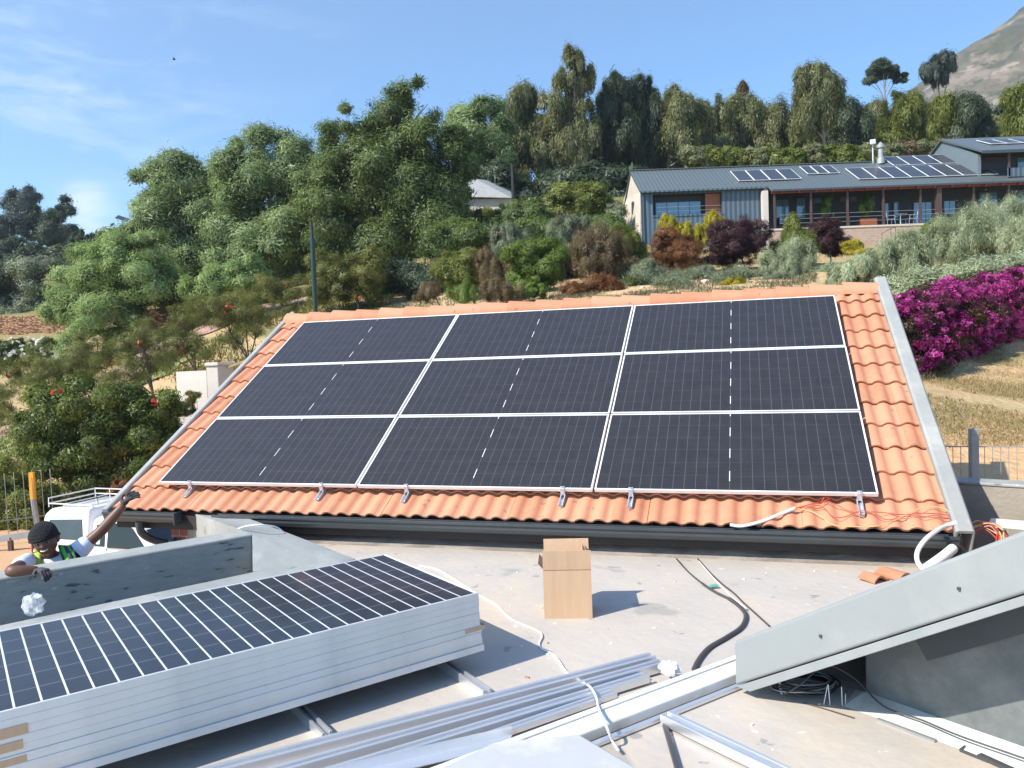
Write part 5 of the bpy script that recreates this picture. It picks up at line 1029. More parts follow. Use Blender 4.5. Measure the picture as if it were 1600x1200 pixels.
# garden lamp pole behind the ridge
q = at(494, 500, 15); b_ = MB(); pl = empty('lamp_pole', V(q.x, 15, terr(q.x, 15)), 'slender dark green garden pole rising behind the ridge', 'pole')
b_.tube([(q.x, 15, terr(q.x, 15)-.2), at(493, 487, 15), at(490, 420, 15), at(488, 372, 15)], .045, 8, smooth=4, r2=None); b_.build('pole', pm('green_pole', (.01, .035, .025), .4), pl, smooth=True)
b_ = MB(); b_.tube([at(488, 374, 15), at(486, 346, 15)], .03, 8); b_.build('pole_tip', MAT['black'], pl)
sp = empty('solar_street_lamp', V(at(191, 400, 85).x, 85, terr(at(191, 400, 85).x, 85)), 'far solar street lamp with tilted panel above the trees', 'street lamp')
b_ = MB(); b_.tube([(at(191, 380, 85).x, 85, terr(at(191, 400, 85).x, 85)), at(191, 345, 85)], .07, 6); b_.build('post', MAT['galv'], sp)
b_ = MB(); t0, t1 = at(180, 341, 85), at(198, 347, 85); b_.obox(t0, t1-t0, V(0, .7, .4), V(0, 0, .06)); b_.build('panel', MAT['pvfar'], sp); b_ = MB(); b_.bar(at(177, 339, 85), at(184, 345, 85), .3, .06); b_.build('lamp_head', MAT['lampwhite'], sp)
fr_ = empty('distant_cabin', at(131, 420, 80), 'small white roof glimpsed between the far left trees', 'cabin')
a_ = at(115, 414, 80); c_ = at(142, 424, 80); b_ = MB(); b_.obox(at(117, 414, 80), V(at(143, 414, 80).x-at(117, 414, 80).x, 0, .05), V(0, 3, .5), V(0, 0, .25)); b_.build('roof', MAT['whitewall'], fr_)
b_ = MB(); b_.obox(at(124, 424, 80.3), V(1.0, 0, 0), V(0, 2, 0), V(0, 0, .6)); b_.build('wall', MAT['whitewall'], fr_)
# stone terrace wall at the left, white pillar wall
sw = MB(); P = [at(-120, 516, 52.5), at(40, 517, 52.5), at(112, 513, 52.5)]
for p_, q_ in zip(P[:-1], P[1:]): sw.bar(p_+V(0, 0, .1), q_+V(0, 0, .1), .5, 1.7)
tag(sw.build('stone_wall', MAT['stone'], None), 'orange dry stone terrace wall above the white roses', 'stone wall')
sw = MB(); sw.bar(at(230, 500, 50), at(360, 486, 52), .5, 1.3); tag(sw.build('stone_wall', MAT['stone'], None), 'orange stone wall glimpsed below the big leafy trees', 'stone wall')
pwl = empty('garden_wall', at(300, 640, 29), 'low white garden wall with a square pillar beside the left roof edge', 'wall')
w0_, w1_ = at(275, 581, 29.3), at(322, 579, 28.6); b_ = MB(); b_.hexa([w0_-V(0, 0, 2.4), w1_-V(0, 0, 2.4), w1_+V(0, .25, -2.4), w0_+V(0, .25, -2.4), w0_, w1_, w1_+V(0, .25, 0), w0_+V(0, .25, 0)]); b_.build('wall', MAT['whitewall'], pwl)
p_ = at(322, 572, 28.4); b_ = MB(); b_.obox(p_-V(0, 0, 2.4), V(.45, -.1, 0), V(.32, .72, 0), V(0, 0, 2.4)); b_.build('pillar', MAT['whitewall'], pwl, bevel=.02)
b_ = MB(); b_.obox(p_-V(.04, .05, .0), V(.52, -.12, 0), V(.36, .82, 0), V(0, 0, .12)); b_.build('pillar_cap', MAT['whitewall'], pwl, bevel=.02)
y_ = at(357, 575, 28.5); b_ = MB(); b_.obox(y_, V(.7, .2, .25), V(-.1, .5, 0), V(0, 0, .08)); tag(b_.build('board', pm('yellow_board', (.62, .5, .22), .6), None), 'small yellowish board edge beside the white pillar', 'board')
# bird
bq = at(272, 93, 60); b_ = MB(); b_.sphere(bq, (.13, .045, .045), 8, 6).add([bq+V(-.03, -.05, .02), bq+V(.1, -.05, .02), bq+V(.06, -.22, .10), bq+V(0, -.2, .1), bq+V(-.03, .05, .02), bq+V(.1, .05, .02), bq+V(.06, .22, .10), bq+V(0, .2, .1)], [(0, 1, 2, 3), (4, 5, 6, 7)])
tag(b_.build('bird', MAT['black'], None), 'tiny dark bird flying in the blue sky', 'bird')
# ------------------------------------------------------------------ vegetation
G = {}
def lm(n, a, b, **k):
    k.setdefault('trans', .42)
    f = BR.get(n, 1.5); G[n] = leafmat(n, tuple(x*f for x in a), tuple(x*f for x in b), **k)
BR = dict(big=1.9, euc=1.7, eucblue=1.6, magenta=.9, red=1, whitefl=1, mauve=1.1, straw=1, burg=1.0, rust=1.15, lime=1.2, yellow=1.1, bright=1.2, hib=1.25, eucdark=1.7, feather=1.7, brown=1.2, olive=1.85, bigdark=1.7, burgleaf=.8)
lm('big', (0.055, 0.085, 0.030), (0.185, 0.24, 0.095)); lm('bigdark', (0.032, 0.054, 0.014), (0.13, 0.175, 0.048)); lm('feather', (0.10, 0.15, 0.045), (0.23, 0.30, 0.11))
lm('euc', (0.06, 0.072, 0.03), (0.19, 0.195, 0.085), hue=[(.95, (.21, .15, .08))]); lm('eucdark', (0.022, 0.038, 0.022), (0.085, 0.11, 0.06)); lm('eucblue', (0.04, 0.055, 0.05), (0.12, 0.145, 0.115))
lm('lime', (0.10, 0.13, 0.025), (0.23, 0.25, 0.055)); lm('olive', (0.10, 0.125, 0.065), (0.30, 0.33, 0.21)); lm('yellow', (0.26, 0.24, 0.02), (0.55, 0.46, 0.035))
lm('rust', (0.12, 0.05, 0.018), (0.29, 0.13, 0.045)); lm('burg', (0.035, 0.014, 0.018), (0.115, 0.05, 0.055)); lm('bright', (0.07, 0.12, 0.02), (0.22, 0.30, 0.06))
lm('grey', (0.09, 0.115, 0.065), (0.22, 0.25, 0.155)); lm('brown', (0.10, 0.075, 0.035), (0.25, 0.19, 0.10)); lm('hib', (0.035, 0.06, 0.012), (0.16, 0.20, 0.035), hue=[(.96, (.30, .26, .06))])
lm('red', (0.40, 0.02, 0.02), (0.6, 0.06, 0.04), trans=.2); lm('magenta', (0.26, 0.015, 0.13), (0.70, 0.11, 0.42), trans=.35); lm('whitefl', (0.6, 0.6, 0.5), (0.85, 0.83, 0.75), trans=.2); lm('mauve', (0.20, 0.10, 0.10), (0.36, 0.22, 0.20)); lm('twig', (0.06, 0.075, 0.02), (0.19, 0.19, 0.05), hue=[(.95, (.22, .11, .04))])
lm('straw', (0.28, 0.21, 0.09), (0.50, 0.41, 0.20)); lm('burgleaf', (0.05, 0.06, 0.015), (0.12, 0.06, 0.03))
BOUGH = 13
def leafmesh(name, C, Nn, S, aspect, mat, parent, rnd, axis=None):
    n = len(C); r = rng.normal(size=(n, 3)) if axis is None else axis
    Nn = Nn/(np.linalg.norm(Nn, axis=1, keepdims=True)+1e-9); A = r-(r*Nn).sum(1, keepdims=True)*Nn; A /= (np.linalg.norm(A, axis=1, keepdims=True)+1e-9); B = np.cross(Nn, A)
    S = S[:, None]; a, b = A*S, B*S*aspect; bend = Nn*S*0.25
    v = np.stack([C-a, C+b*.5+a*.0+bend*.5, C+a, C-b*.5+bend*.5], 1).reshape(-1, 3)
    off = offset_for(parent, v); v = v-off
    me = bpy.data.meshes.new(name); me.vertices.add(4*n); me.vertices.foreach_set('co', v.astype(np.float32).ravel()); me.loops.add(4*n); me.loops.foreach_set('vertex_index', np.arange(4*n, dtype=np.int32))
    me.polygons.add(n); me.polygons.foreach_set('loop_start', np.arange(0, 4*n, 4, dtype=np.int32)); me.update(calc_edges=True)
    at_ = me.attributes.new('rnd', 'FLOAT', 'POINT'); at_.data.foreach_set('value', np.repeat(rnd, 4).astype(np.float32)); o = link(name, me, parent, mat)
    if parent is None: o.location = off
    return o
def foliage(name, lobes, n_cl, per, cl_r, size, aspect, mat, parent, style='rand', shell=.62, extra=None, bough=None, brs=1):
    if name != 'flowers': per = int(per*1.9); size *= .66
    else: bough = bough or max(1, n_cl)
    """lobes: (centre, radii). clusters of leaves scattered through the outer part of each lobe"""
    L = np.array([[*c, *r] for c, r in lobes]); w = L[:, 3]*L[:, 5]; w = w/w.sum()
    # boughs: each lobe carries many smaller rounded boughs, each bough carries clusters of leaves
    nbg = int(max(n_cl//BOUGH, 16*len(L))) if bough is None else bough; n_cl = max(n_cl, nbg*5) if name != 'flowers' else n_cl; bi = rng.choice(len(L), nbg, p=w); bd = rng.normal(size=(nbg, 3)); bd[:, 2] += .15; bd /= np.linalg.norm(bd, axis=1, keepdims=True)
    brad = (shell-.1)+(1.08-shell)*rng.random(nbg)**.8; brad = np.where(rng.random(nbg) < .15, brad*rng.random(nbg), brad)
    bc = L[bi, :3]+bd*L[bi, 3:]*brad[:, None]; br = L[bi, 3:].min(1)*(.18+.32*rng.random(nbg)**1.2)*brs; bval = rng.random(nbg)
    pr2 = br**2; li = rng.choice(nbg, n_cl, p=pr2/pr2.sum()); d = rng.normal(size=(n_cl, 3)); d[:, 2] = d[:, 2]*.8+.35; d = d/np.linalg.norm(d, axis=1, keepdims=True)+bd[li]*.6; d /= np.linalg.norm(d, axis=1, keepdims=True)
    stretch = np.array([1, 1, 1.35 if style in ('droop', 'up') else .85])
    cc = bc[li]+d*br[li][:, None]*stretch*(.55+.55*rng.random(n_cl))[:, None]; cr = np.minimum(cl_r*(0.5+.7*rng.random(n_cl)), br[li]*.8+cl_r*.15); cv = bval[li]*.6+.4*rng.random(n_cl)
    idx = np.repeat(np.arange(n_cl), per); n = len(idx); g = rng.normal(size=(n, 3))*.5; g[:, 2] *= .8
    if style == 'droop': g[:, 2] *= 1.7; g[:, :2] *= .7
    if style == 'up': g[:, 2] *= 1.5; g[:, :2] *= .7
    C = cc[idx]+g*cr[idx][:, None]; Nn = d[idx]*1.9+g*.5+rng.normal(size=(n, 3))*.42+np.array([0, 0, .25])
    axis = None
    if style == 'droop': axis = rng.normal(size=(n, 3))*.6+np.array([0, 0, -1.6])
    if style == 'up': axis = rng.normal(size=(n, 3))*.5+d[idx]*.6+np.array([0, 0, 1.3])
    if style == 'spray': axis = rng.normal(size=(n, 3))*.5+g*1.6
    S = size*(.6+.8*rng.random(n)); big = rng.random(n) < .05; S = np.where(big, S*1.7, S)
    rnd = np.clip(cv[idx]*.55+rng.random(n)*.45, 0, 1)
    o = leafmesh(name, C, Nn, S, aspect, mat, parent, rnd, axis); return o, cc
def limbs(name, base, lobes, r, mat, parent, extra=None, nb=5, upto=.72):
    b_ = MB(); base = Vector(base); top = sum((Vector(c) for c, _ in lobes), V(0, 0, 0))/len(lobes)
    fork = base.lerp(V(base.x*.4+top.x*.6, base.y*.4+top.y*.6, top.z), .45)
    b_.tube([base-V(0, 0, .3), base.lerp(fork, .5)+V(r*.4, 0, 0), fork], r, 8, r2=r*.7, smooth=3)
    for c, rd in lobes:
        c = Vector(c); m_ = fork.lerp(c, .5)+V(random.uniform(-.1, .1), random.uniform(-.1, .1), .1)*(c-fork).length
        b_.tube([fork, m_, c+V(0, 0, rd[2]*.1)], r*.55, 6, r2=r*.12, smooth=3)
        for k in range(nb):
            a = random.uniform(0, 6.28); e = c+V(rd[0]*math.cos(a)*upto, rd[1]*math.sin(a)*upto, rd[2]*random.uniform(-.5, .45)); b_.tube([m_, m_.lerp(e, .5)+V(0, 0, rd[2]*.12), e], r*.22, 4, r2=r*.04, smooth=2)
    return b_.build(name, mat, parent, smooth=True)
def plant(name, Y, pl, base, label, cat, mat, n_cl, per, cl_r, size, aspect=.5, style='rand', tr=.15, bark='bark', group=None, crown='crown', stem='trunk', nb=5, depth=.85, shell=.62, flowers=None, bough=None):
    """pl: lobes in photo pixels (x, y, rx, ry) at distance Y; base: photo pixel of the foot (x, y) or None for straight below"""
    k = Y/F; lobes = []
    for i, q in enumerate(pl):
        x, y, rx, ry = q[:4]; dy = q[4] if len(q) > 4 else random.uniform(-.25, .25)*max(rx, ry)*k
        c = at(x, y, Y+dy); lobes.append((tuple(c), (rx*k, max(.35*(rx+ry)/2, min(rx, ry))*k*depth, ry*k)))
    if base is None: bx = sum(l[0][0] for l in lobes)/len(lobes); by = Y
    else: bx, by = at(base, 0, Y).x, Y
    bz = terr(bx, by); r = empty(name, (bx, by, bz), label, cat, group)
    foliage(crown, lobes, n_cl, per, cl_r, size, aspect, G[mat], r, style, shell, bough=bough and bough*len(lobes))
    limbs(stem, (bx, by, bz), lobes, tr, MAT[bark], r, nb=nb)
    if flowers:
        fm, fn, fs, fr = flowers; foliage('flowers', [(c, tuple(x*1.1 for x in q)) for c, q in lobes], fn, 3, fr, fs, 1.0, G[fm], r, 'rand', .95)
    return r
T = 'tall eucalypts behind the hillside house'; BT = 'leafy trees on the left slope'; SH = 'garden shrubs below the hillside house'
# --- far left
plant('tree', 118, [(0, 368, 16, 30), (5, 340, 8, 12)], 2, 'reddish grey tree cut by the left edge of the view', 'tree', 'eucblue', 60, 60, 1.6, .42, .4, tr=.3)
plant('tree', 120, [(32, 322, 21, 20), (48, 312, 14, 16), (40, 350, 22, 26)], 40, 'rounded blue-grey tree, left of the far pair against the sky', 'tree', 'eucblue', 150, 90, 1.7, .36, .4, tr=.35)
plant('tree', 119, [(72, 340, 17, 22), (98, 332, 13, 20), (85, 362, 28, 22), (106, 356, 9, 18)], 84, 'double topped dark blue-grey tree beside the small cloud', 'tree', 'eucdark', 170, 90, 1.5, .34, .4, tr=.35)
for px in (118, 131, 146, 156): plant('cypress', 96, [(px, 385+random.uniform(-3, 3), 9, 22), (px, 402, 11, 16)], px, f'{dict(zip((118,131,146,156),("first","second","third","last")))[px]} small dark pointed tree from the left on the far skyline', 'tree', 'eucdark', 50, 60, .8, .25, .5, style='up', tr=.15, group='dark pointed trees on the skyline')
plant('hedge', 98, [(x, 404+random.uniform(-6, 6), 26, 20) for x in range(-30, 170, 22)], 60, 'dark green hedge belt under the far left skyline', 'hedge', 'eucdark', 260, 70, 1.5, .4, .5, tr=.15, stem='stems', nb=2)
plant('olive_tree', 60, [(10, 440, 45, 38), (60, 430, 36, 36), (40, 470, 55, 35), (-40, 440, 50, 60), (85, 455, 25, 40)], 40, 'silvery olive tree at the far left above the stone wall', 'tree', 'grey', 500, 80, .8, .18, .4, tr=.3)
plant('feathery_tree', 46, [(150, 420, 55, 45), (195, 400, 60, 42), (115, 470, 42, 50), (165, 485, 55, 55), (215, 450, 50, 60), (140, 530, 42, 42), (190, 540, 40, 30), (240, 410, 30, 36)], 165, 'feathery light green tree left of centre of the slope', 'tree', 'feather', 1150, 90, .62, .15, .34, style='spray', tr=.22, group=BT)
# --- big trees
plant('leafy_tree', 62, [(235, 300, 28, 36), (280, 290, 42, 42), (250, 350, 45, 50), (320, 330, 55, 60), (290, 400, 60, 50), (225, 380, 30, 40)], 280, 'grey-green leafy tree, the leftmost of the three big ones', 'tree', 'big', 1100, 90, 1.0, .22, .42, style='spray', tr=.4, group=BT)
plant('leafy_tree', 58, [(380, 280, 50, 50), (430, 255, 45, 48), (470, 290, 50, 60), (400, 350, 70, 65), (480, 370, 60, 60), (340, 400, 50, 50), (430, 410, 60, 45)], 420, 'middle leafy tree of the big row, behind the slender dark pole', 'tree', 'big', 1500, 90, 1.0, .22, .42, style='spray', tr=.45, group=BT)
plant('leafy_tree', 54, [(540, 230, 42, 50), (600, 195, 50, 50), (645, 170, 34, 42), (590, 280, 80, 75), (560, 350, 70, 70), (640, 330, 70, 90), (520, 300, 50, 55), (655, 240, 50, 70), (535, 190, 22, 28)], 600, 'tallest dark green leafy tree in the middle of the picture', 'tree', 'bigdark', 2100, 90, 1.0, .2, .42, style='spray', tr=.5, group=BT)
plant('leafy_tree', 55, [(700, 260, 40, 60), (715, 330, 38, 60), (690, 400, 60, 40), (740, 375, 45, 35), (640, 410, 60, 35), (765, 350, 30, 28)], 700, 'dark shaded tree between the tallest tree and the white house', 'tree', 'bigdark', 900, 80, .9, .22, .42, tr=.35, group=BT)
plant('leafy_tree', 72, [(745, 205, 42, 42), (790, 230, 30, 40), (720, 235, 30, 50), (760, 260, 40, 30)], 750, 'loose leafy tree rising behind the dark tree, left of the eucalypts', 'tree', 'big', 420, 80, 1.1, .26, .42, tr=.3)
# --- eucalypts
def euc(px, pl, Y, lab, mat='euc', n=420, base=None, tr=.28, per=80, cl=1.1, size=.30):
    plant('eucalyptus_tree', Y, pl, base or px, lab, 'tree', mat, n, per, cl, size, .3, style='droop', tr=tr, bark='palebark', group=T, shell=.5, nb=4)
euc(815, [(812, 165, 28, 28), (830, 190, 22, 30), (800, 215, 30, 40), (825, 245, 30, 45), (790, 280, 30, 30)], 78, 'eucalypt with a rounded top left of the tallest one')
euc(892, [(897, 100, 18, 30), (905, 130, 22, 32), (880, 125, 18, 34), (870, 170, 22, 40), (908, 185, 20, 45), (885, 215, 30, 50), (855, 230, 20, 50), (915, 250, 22, 45), (865, 290, 26, 35)], 76, 'tallest slender eucalypt with several pale stems', n=900, tr=.3)
euc(955, [(955, 130, 22, 24), (965, 160, 28, 36), (945, 200, 24, 50), (970, 230, 30, 50), (950, 280, 30, 40)], 79, 'very dark eucalypt right of the tallest one', 'eucdark', 560)
euc(1005, [(1000, 150, 24, 28), (1015, 185, 24, 40), (1000, 230, 28, 45), (1020, 260, 22, 40)], 81, 'dark broad eucalypt above the left end of the house roof', 'eucdark', 480)
euc(1065, [(1062, 160, 22, 24), (1066, 190, 30, 32), (1062, 220, 26, 24)], 80, 'eucalypt with a bare pale lower trunk above the house', 'euc', 330, tr=.2)
euc(1112, [(1112, 180, 24, 28), (1105, 215, 28, 34), (1125, 235, 26, 26)], 84, 'pale green eucalypt second right of the bare-trunked one', 'euc', 330)
euc(1155, [(1150, 180, 26, 26), (1165, 205, 28, 36), (1145, 235, 28, 26)], 86, 'eucalypt in front of the reddish dead treetop', 'euc', 330)
euc(1163, [(1161, 150, 8, 17), (1160, 170, 8, 14)], 90, 'small reddish dying treetop over the tree line', 'brown', 36, tr=.15)
euc(1205, [(1200, 185, 26, 26), (1215, 210, 30, 36), (1195, 235, 28, 26)], 85, 'low olive-green eucalypt left of the big-headed one', 'euc', 330)
euc(1284, [(1275, 115, 20, 20), (1262, 135, 20, 22), (1290, 135, 24, 22), (1278, 165, 30, 26), (1300, 155, 16, 18), (1262, 190, 20, 20)], 76, 'big-headed eucalypt with a straight pale trunk above the roof', 'euc', 560, base=1286, tr=.22)
euc(1245, [(1243, 190, 18, 22), (1250, 215, 24, 30)], 84, 'small eucalypt tucked left of the big-headed one', 'euc', 200)
euc(1325, [(1318, 180, 20, 20), (1330, 200, 26, 26), (1320, 230, 32, 26)], 82, 'dark low eucalypt right of the big-headed one', 'eucdark', 300)
plant('umbrella_pine', 92, [(1379, 108, 23, 11), (1360, 122, 12, 8), (1405, 121, 10, 8), (1385, 116, 20, 8)], 1382, 'flat-topped thin tree standing alone against the sky', 'tree', 'eucdark', 120, 60, .9, .24, .35, tr=.14, bark='palebark', nb=2, shell=.3)
euc(1372, [(1368, 185, 26, 22), (1360, 215, 30, 28)], 88, 'pale eucalypt left of the flat-topped tree', 'euc', 260)
euc(1405, [(1400, 165, 16, 20), (1412, 190, 24, 34), (1400, 225, 28, 24)], 84, 'yellowish eucalypt below the flat-topped tree', 'lime', 260)
euc(1430, [(1425, 180, 24, 28), (1440, 215, 22, 34), (1418, 150, 16, 10)], 86, 'eucalypt with brownish foliage left of the mountain', 'euc', 300)
euc(1463, [(1455, 110, 18, 12), (1470, 100, 16, 14), (1463, 122, 16, 10), (1487, 102, 7, 10)], 98, 'blue-grey tree top touching the foot of the mountain', 'eucblue', 140, base=1466, tr=.18)
euc(1478, [(1470, 180, 20, 24), (1480, 210, 24, 30), (1462, 215, 14, 26)], 80, 'yellow-green tree behind the chimney flue side', 'lime', 300)
euc(1520, [(1515, 180, 24, 22), (1530, 200, 18, 22), (1505, 215, 18, 22)], 78, 'dark round tree in front of the mountain, behind the upper roof', 'eucdark', 330)
euc(1592, [(1590, 165, 18, 24), (1600, 190, 22, 30), (1580, 200, 16, 20)], 72, 'yellow-green tree at the right edge of the view', 'lime', 300)
euc(1555, [(1550, 205, 18, 14), (1570, 208, 18, 12)], 80, 'low tree just behind the upper roof', 'euc', 140)
for i, px in enumerate(range(1085, 1360, 30)):
    nm = ['first', 'second', 'third', 'fourth', 'fifth', 'sixth', 'seventh', 'eighth', 'ninth', 'tenth'][i]
    plant('bush', 66, [(px, 246+random.uniform(-5, 5), 19, 13), (px+12, 252, 16, 12), (px-8, 240, 10, 8)], px, f'{nm} olive-green bush from the left along the house ridge', 'bush', 'lime' if i % 3 else 'euc', 110, 60, .7, .2, .5, tr=.08, stem='stems', nb=2, group='bushes along the house ridge')
for i, px in enumerate(range(1390, 1500, 28)):
    plant('bush', 70, [(px, 236+random.uniform(-4, 4), 18, 11)], px, f'{["first","second","third","fourth"][i]} brownish bush right of the chimney behind the roof', 'bush', 'brown' if i % 2 else 'euc', 70, 60, .7, .2, .5, tr=.06, stem='stems', nb=2, group='bushes behind the chimney')
# woodland mass filling the gaps low behind the trees
def mass(name, pts, Y, mat, n, per, label, size=.4):
    k = Y/F; lobes = [(tuple(at(x, y, Y+random.uniform(-3, 3))), (rx*k, rx*k*.7, ry*k)) for x, y, rx, ry in pts]; o, _ = foliage(name, lobes, n, per, 1.6, size, .5, G[mat], None); tag(o, label, 'woodland', kind='stuff')
mass('woodland', [(x, 235+12*math.sin(x/37)-(x-800)*.02, 40, 45) for x in range(830, 1600, 38)], 100, 'eucdark', 1500, 70, 'dense far woodland filling the gaps behind the eucalypts', .5)
mass('undergrowth', [(x, 400+18*math.sin(x/31), 45, 32) for x in range(200, 780, 42)], 66, 'bigdark', 800, 60, 'dark undergrowth beneath the big leafy trees', .35)
mass('undergrowth', [(x, 438+8*math.sin(x/17), 26, 22) for x in range(585, 690, 20)], 44, 'eucdark', 300, 60, 'dark shrubs added for the ground shadow at the foot of the shaded tree', .16)  # dark shrubs added where the ground lies in tree shadow
mass('undergrowth', [(x, 488+4*math.sin(x/13), 24, 15) for x in range(-40, 150, 22)], 57, 'grey', 260, 50, 'grey-green growth along the top of the stone wall', .15)
mass('ground_shrubs', [(x, 372+10*math.sin(x/17)+(x-830)*-.03, 24, 20) for x in range(690, 985, 20)], 47, 'bigdark', 420, 60, 'low dark green ground shrubs filling the upper garden', .13)
mass('ground_shrubs', [(x, 425+8*math.sin(x/13), 22, 14) for x in range(690, 1010, 24)], 41, 'brown', 300, 50, 'low brownish green ground shrubs between the garden plants', .1)
mass('ground_shrubs', [(x, 470+14*math.sin(x/23), 26, 16) for x in range(230, 470, 24)], 47, 'twig', 300, 50, 'low tangled green growth across the left slope', .13)
mass('bank_shrubs', [(x, 452-(x-1400)*.16+5*math.sin(x/13), 22, 15) for x in range(1395, 1660, 20)], 25.5, 'olive', 420, 50, 'low silvery growth between the olive bushes and the purple hedge', .09)
mass('ground_shrubs', [(x, 436+5*math.sin(x/11), 18, 9) for x in range(1000, 1200, 22)], 35, 'grey', 160, 40, 'low grey-green cushions on the gravel above the ridge', .06)
mass('undergrowth', [(x, 300+12*math.sin(x/31), 35, 36) for x in range(770, 985, 34)], 70, 'eucdark', 420, 60, 'dark undergrowth below the tall eucalypts', .35)
# --- middle garden
plant('bush', 52, [(885, 315, 30, 28), (925, 310, 32, 26), (905, 340, 45, 22), (850, 330, 22, 20), (950, 335, 18, 28), (815, 322, 24, 12), (780, 326, 26, 14)], 900, 'bright yellow-green bush left of the house gable', 'bush', 'lime', 620, 80, .5, .14, .5, tr=.12, stem='stems')
plant('bush', 51, [(962, 340, 14, 26), (955, 365, 16, 18)], 960, 'grey-green narrow bush touching the cream gable', 'bush', 'grey', 130, 70, .5, .13, .4, tr=.08, stem='stems')
plant('bush', 50, [(800, 345, 30, 22), (835, 335, 22, 20), (860, 365, 26, 18)], 820, 'dark green bush under the wooden pole', 'bush', 'bigdark', 330, 80, .6, .16, .5, tr=.1, stem='stems')
def shrub(px, pl, Y, lab, mat, n, style='rand', size=.075, asp=.45, cl=.28, per=60, fl=None, nm='shrub'):
    return plant(nm, Y, pl, px, lab, 'shrub', mat, n, per, cl, size, asp, style=style, tr=.05, stem='stems', group=SH, nb=6, flowers=fl, crown='foliage', shell=.6, bough=44)
shrub(797, [(790, 375, 24, 20), (812, 380, 18, 18)], 41, 'grey-green shrub with mauve flower heads, leftmost of the upper garden row', 'grey', 260, 'up', fl=('mauve', 90, .05, .12))
shrub(888, [(880, 362, 24, 18), (905, 362, 20, 18)], 42, 'mauve-topped shrub below the yellow-green bush', 'grey', 260, 'up', fl=('mauve', 130, .05, .12))
shrub(832, [(815, 405, 30, 26), (850, 410, 32, 32), (830, 430, 40, 22)], 35, 'bright green leafy shrub in the middle of the garden', 'bright', 620, size=.085)
shrub(935, [(915, 398, 28, 32), (950, 395, 30, 34), (930, 425, 40, 20)], 37, 'tall brownish flowering shrub right of the bright green one', 'brown', 560, 'up', size=.06, fl=('mauve', 120, .04, .12))
shrub(870, [(868, 385, 20, 24)], 38.5, 'pale grey shrub between the green and the brown ones', 'grey', 200, 'up', size=.06)
shrub(975, [(970, 385, 18, 26), (988, 400, 20, 28), (965, 370, 14, 14)], 39, 'narrow fresh green shrub below the cream gable', 'lime', 330, 'up')
shrub(1055, [(1045, 385, 28, 26), (1068, 395, 30, 30), (1050, 408, 34, 22)], 39, 'round rusty orange shrub', 'rust', 680, size=.065, cl=.24)
shrub(1046, [(1046, 355, 14, 12), (1066, 365, 18, 12)], 43, 'yellow-tipped shrub behind the rusty orange one', 'yellow', 150, 'up')
shrub(1112, [(1118, 350, 16, 12), (1104, 368, 20, 12), (1122, 362, 12, 12)], 43, 'bright yellow shrub beside the purple one', 'yellow', 180, 'up')
shrub(1155, [(1140, 378, 32, 32), (1172, 370, 34, 28), (1150, 400, 36, 22), (1120, 392, 20, 22)], 40, 'large dark purple shrub', 'burg', 850, size=.065, cl=.24)
shrub(1290, [(1290, 368, 26, 24), (1302, 382, 18, 18)], 41, 'small dark purple shrub in front of the veranda wall', 'burg', 360, size=.065, cl=.24)
shrub(1236, [(1235, 372, 14, 30), (1252, 385, 18, 22), (1225, 392, 20, 14)], 40.5, 'upright light green shrub between the two purple ones', 'lime', 300, 'up')
shrub(1333, [(1333, 387, 14, 10)], 40, 'small yellow-green ball shrub, the higher one', 'yellow', 110); shrub(1350, [(1350, 397, 12, 9)], 39, 'small yellow-green ball shrub, the lower one', 'yellow', 100)
shrub(1146, [(1146, 444, 18, 8)], 32, 'low yellow flowering cushion just above the ridge tiles', 'yellow', 110, size=.05); shrub(1042, [(1042, 457, 9, 4)], 31, 'tiny yellow flowering cushion at the ridge', 'yellow', 40, size=.045)
shrub(1215, [(1215, 440, 20, 10), (1190, 446, 16, 7)], 33, 'low grey-green mound right of the yellow cushion', 'grey', 140, size=.05)
shrub(712, [(700, 410, 16, 12), (725, 405, 22, 14), (712, 428, 30, 20), (735, 430, 18, 20)], 36, 'dark green juniper with horizontal sprays', 'lime', 300, 'spray', size=.10, asp=.3)
shrub(760, [(755, 412, 16, 20), (770, 430, 18, 22)], 35.5, 'olive shrub between the juniper and the bright green shrub', 'brown', 240, 'up', size=.07, asp=.2)
shrub(722, [(724, 461, 26, 13)], 31, 'fresh green grassy tuft just above the ridge', 'bright', 240, 'up', size=.08, asp=.12)
shrub(775, [(775, 455, 28, 14), (800, 460, 20, 12)], 32, 'pale mauve-brown dry shrub above the ridge', 'brown', 240, 'up', size=.06, asp=.2, fl=('mauve', 60, .03, .1))
shrub(835, [(830, 455, 26, 10)], 32.5, 'low green shrub in front of the bright leafy one', 'bright', 160, size=.07)
shrub(930, [(900, 455, 24, 14), (940, 450, 34, 16), (965, 458, 20, 10)], 33, 'low rusty brown shrub at the ridge centre', 'rust', 380, size=.05)
shrub(680, [(672, 455, 16, 10), (655, 466, 16, 6)], 33, 'low dry brownish tuft at the edge of the shade', 'brown', 120, 'up', size=.07, asp=.15)
shrub(1100, [(1100, 425, 14, 8), (1085, 432, 12, 6)], 35, 'small grey cushion on the orange gravel', 'grey', 70, size=.05); shrub(1010, [(1012, 425, 18, 16), (1030, 432, 16, 10)], 36, 'pale green shrub left of the rusty orange one', 'grey', 170, size=.06)
shrub(1470, [(1465, 352, 20, 10), (1455, 362, 14, 9)], 44, 'dark green shrub with pale flowers beside the big veranda post', 'bright', 140, fl=('whitefl', 14, .05, .1))
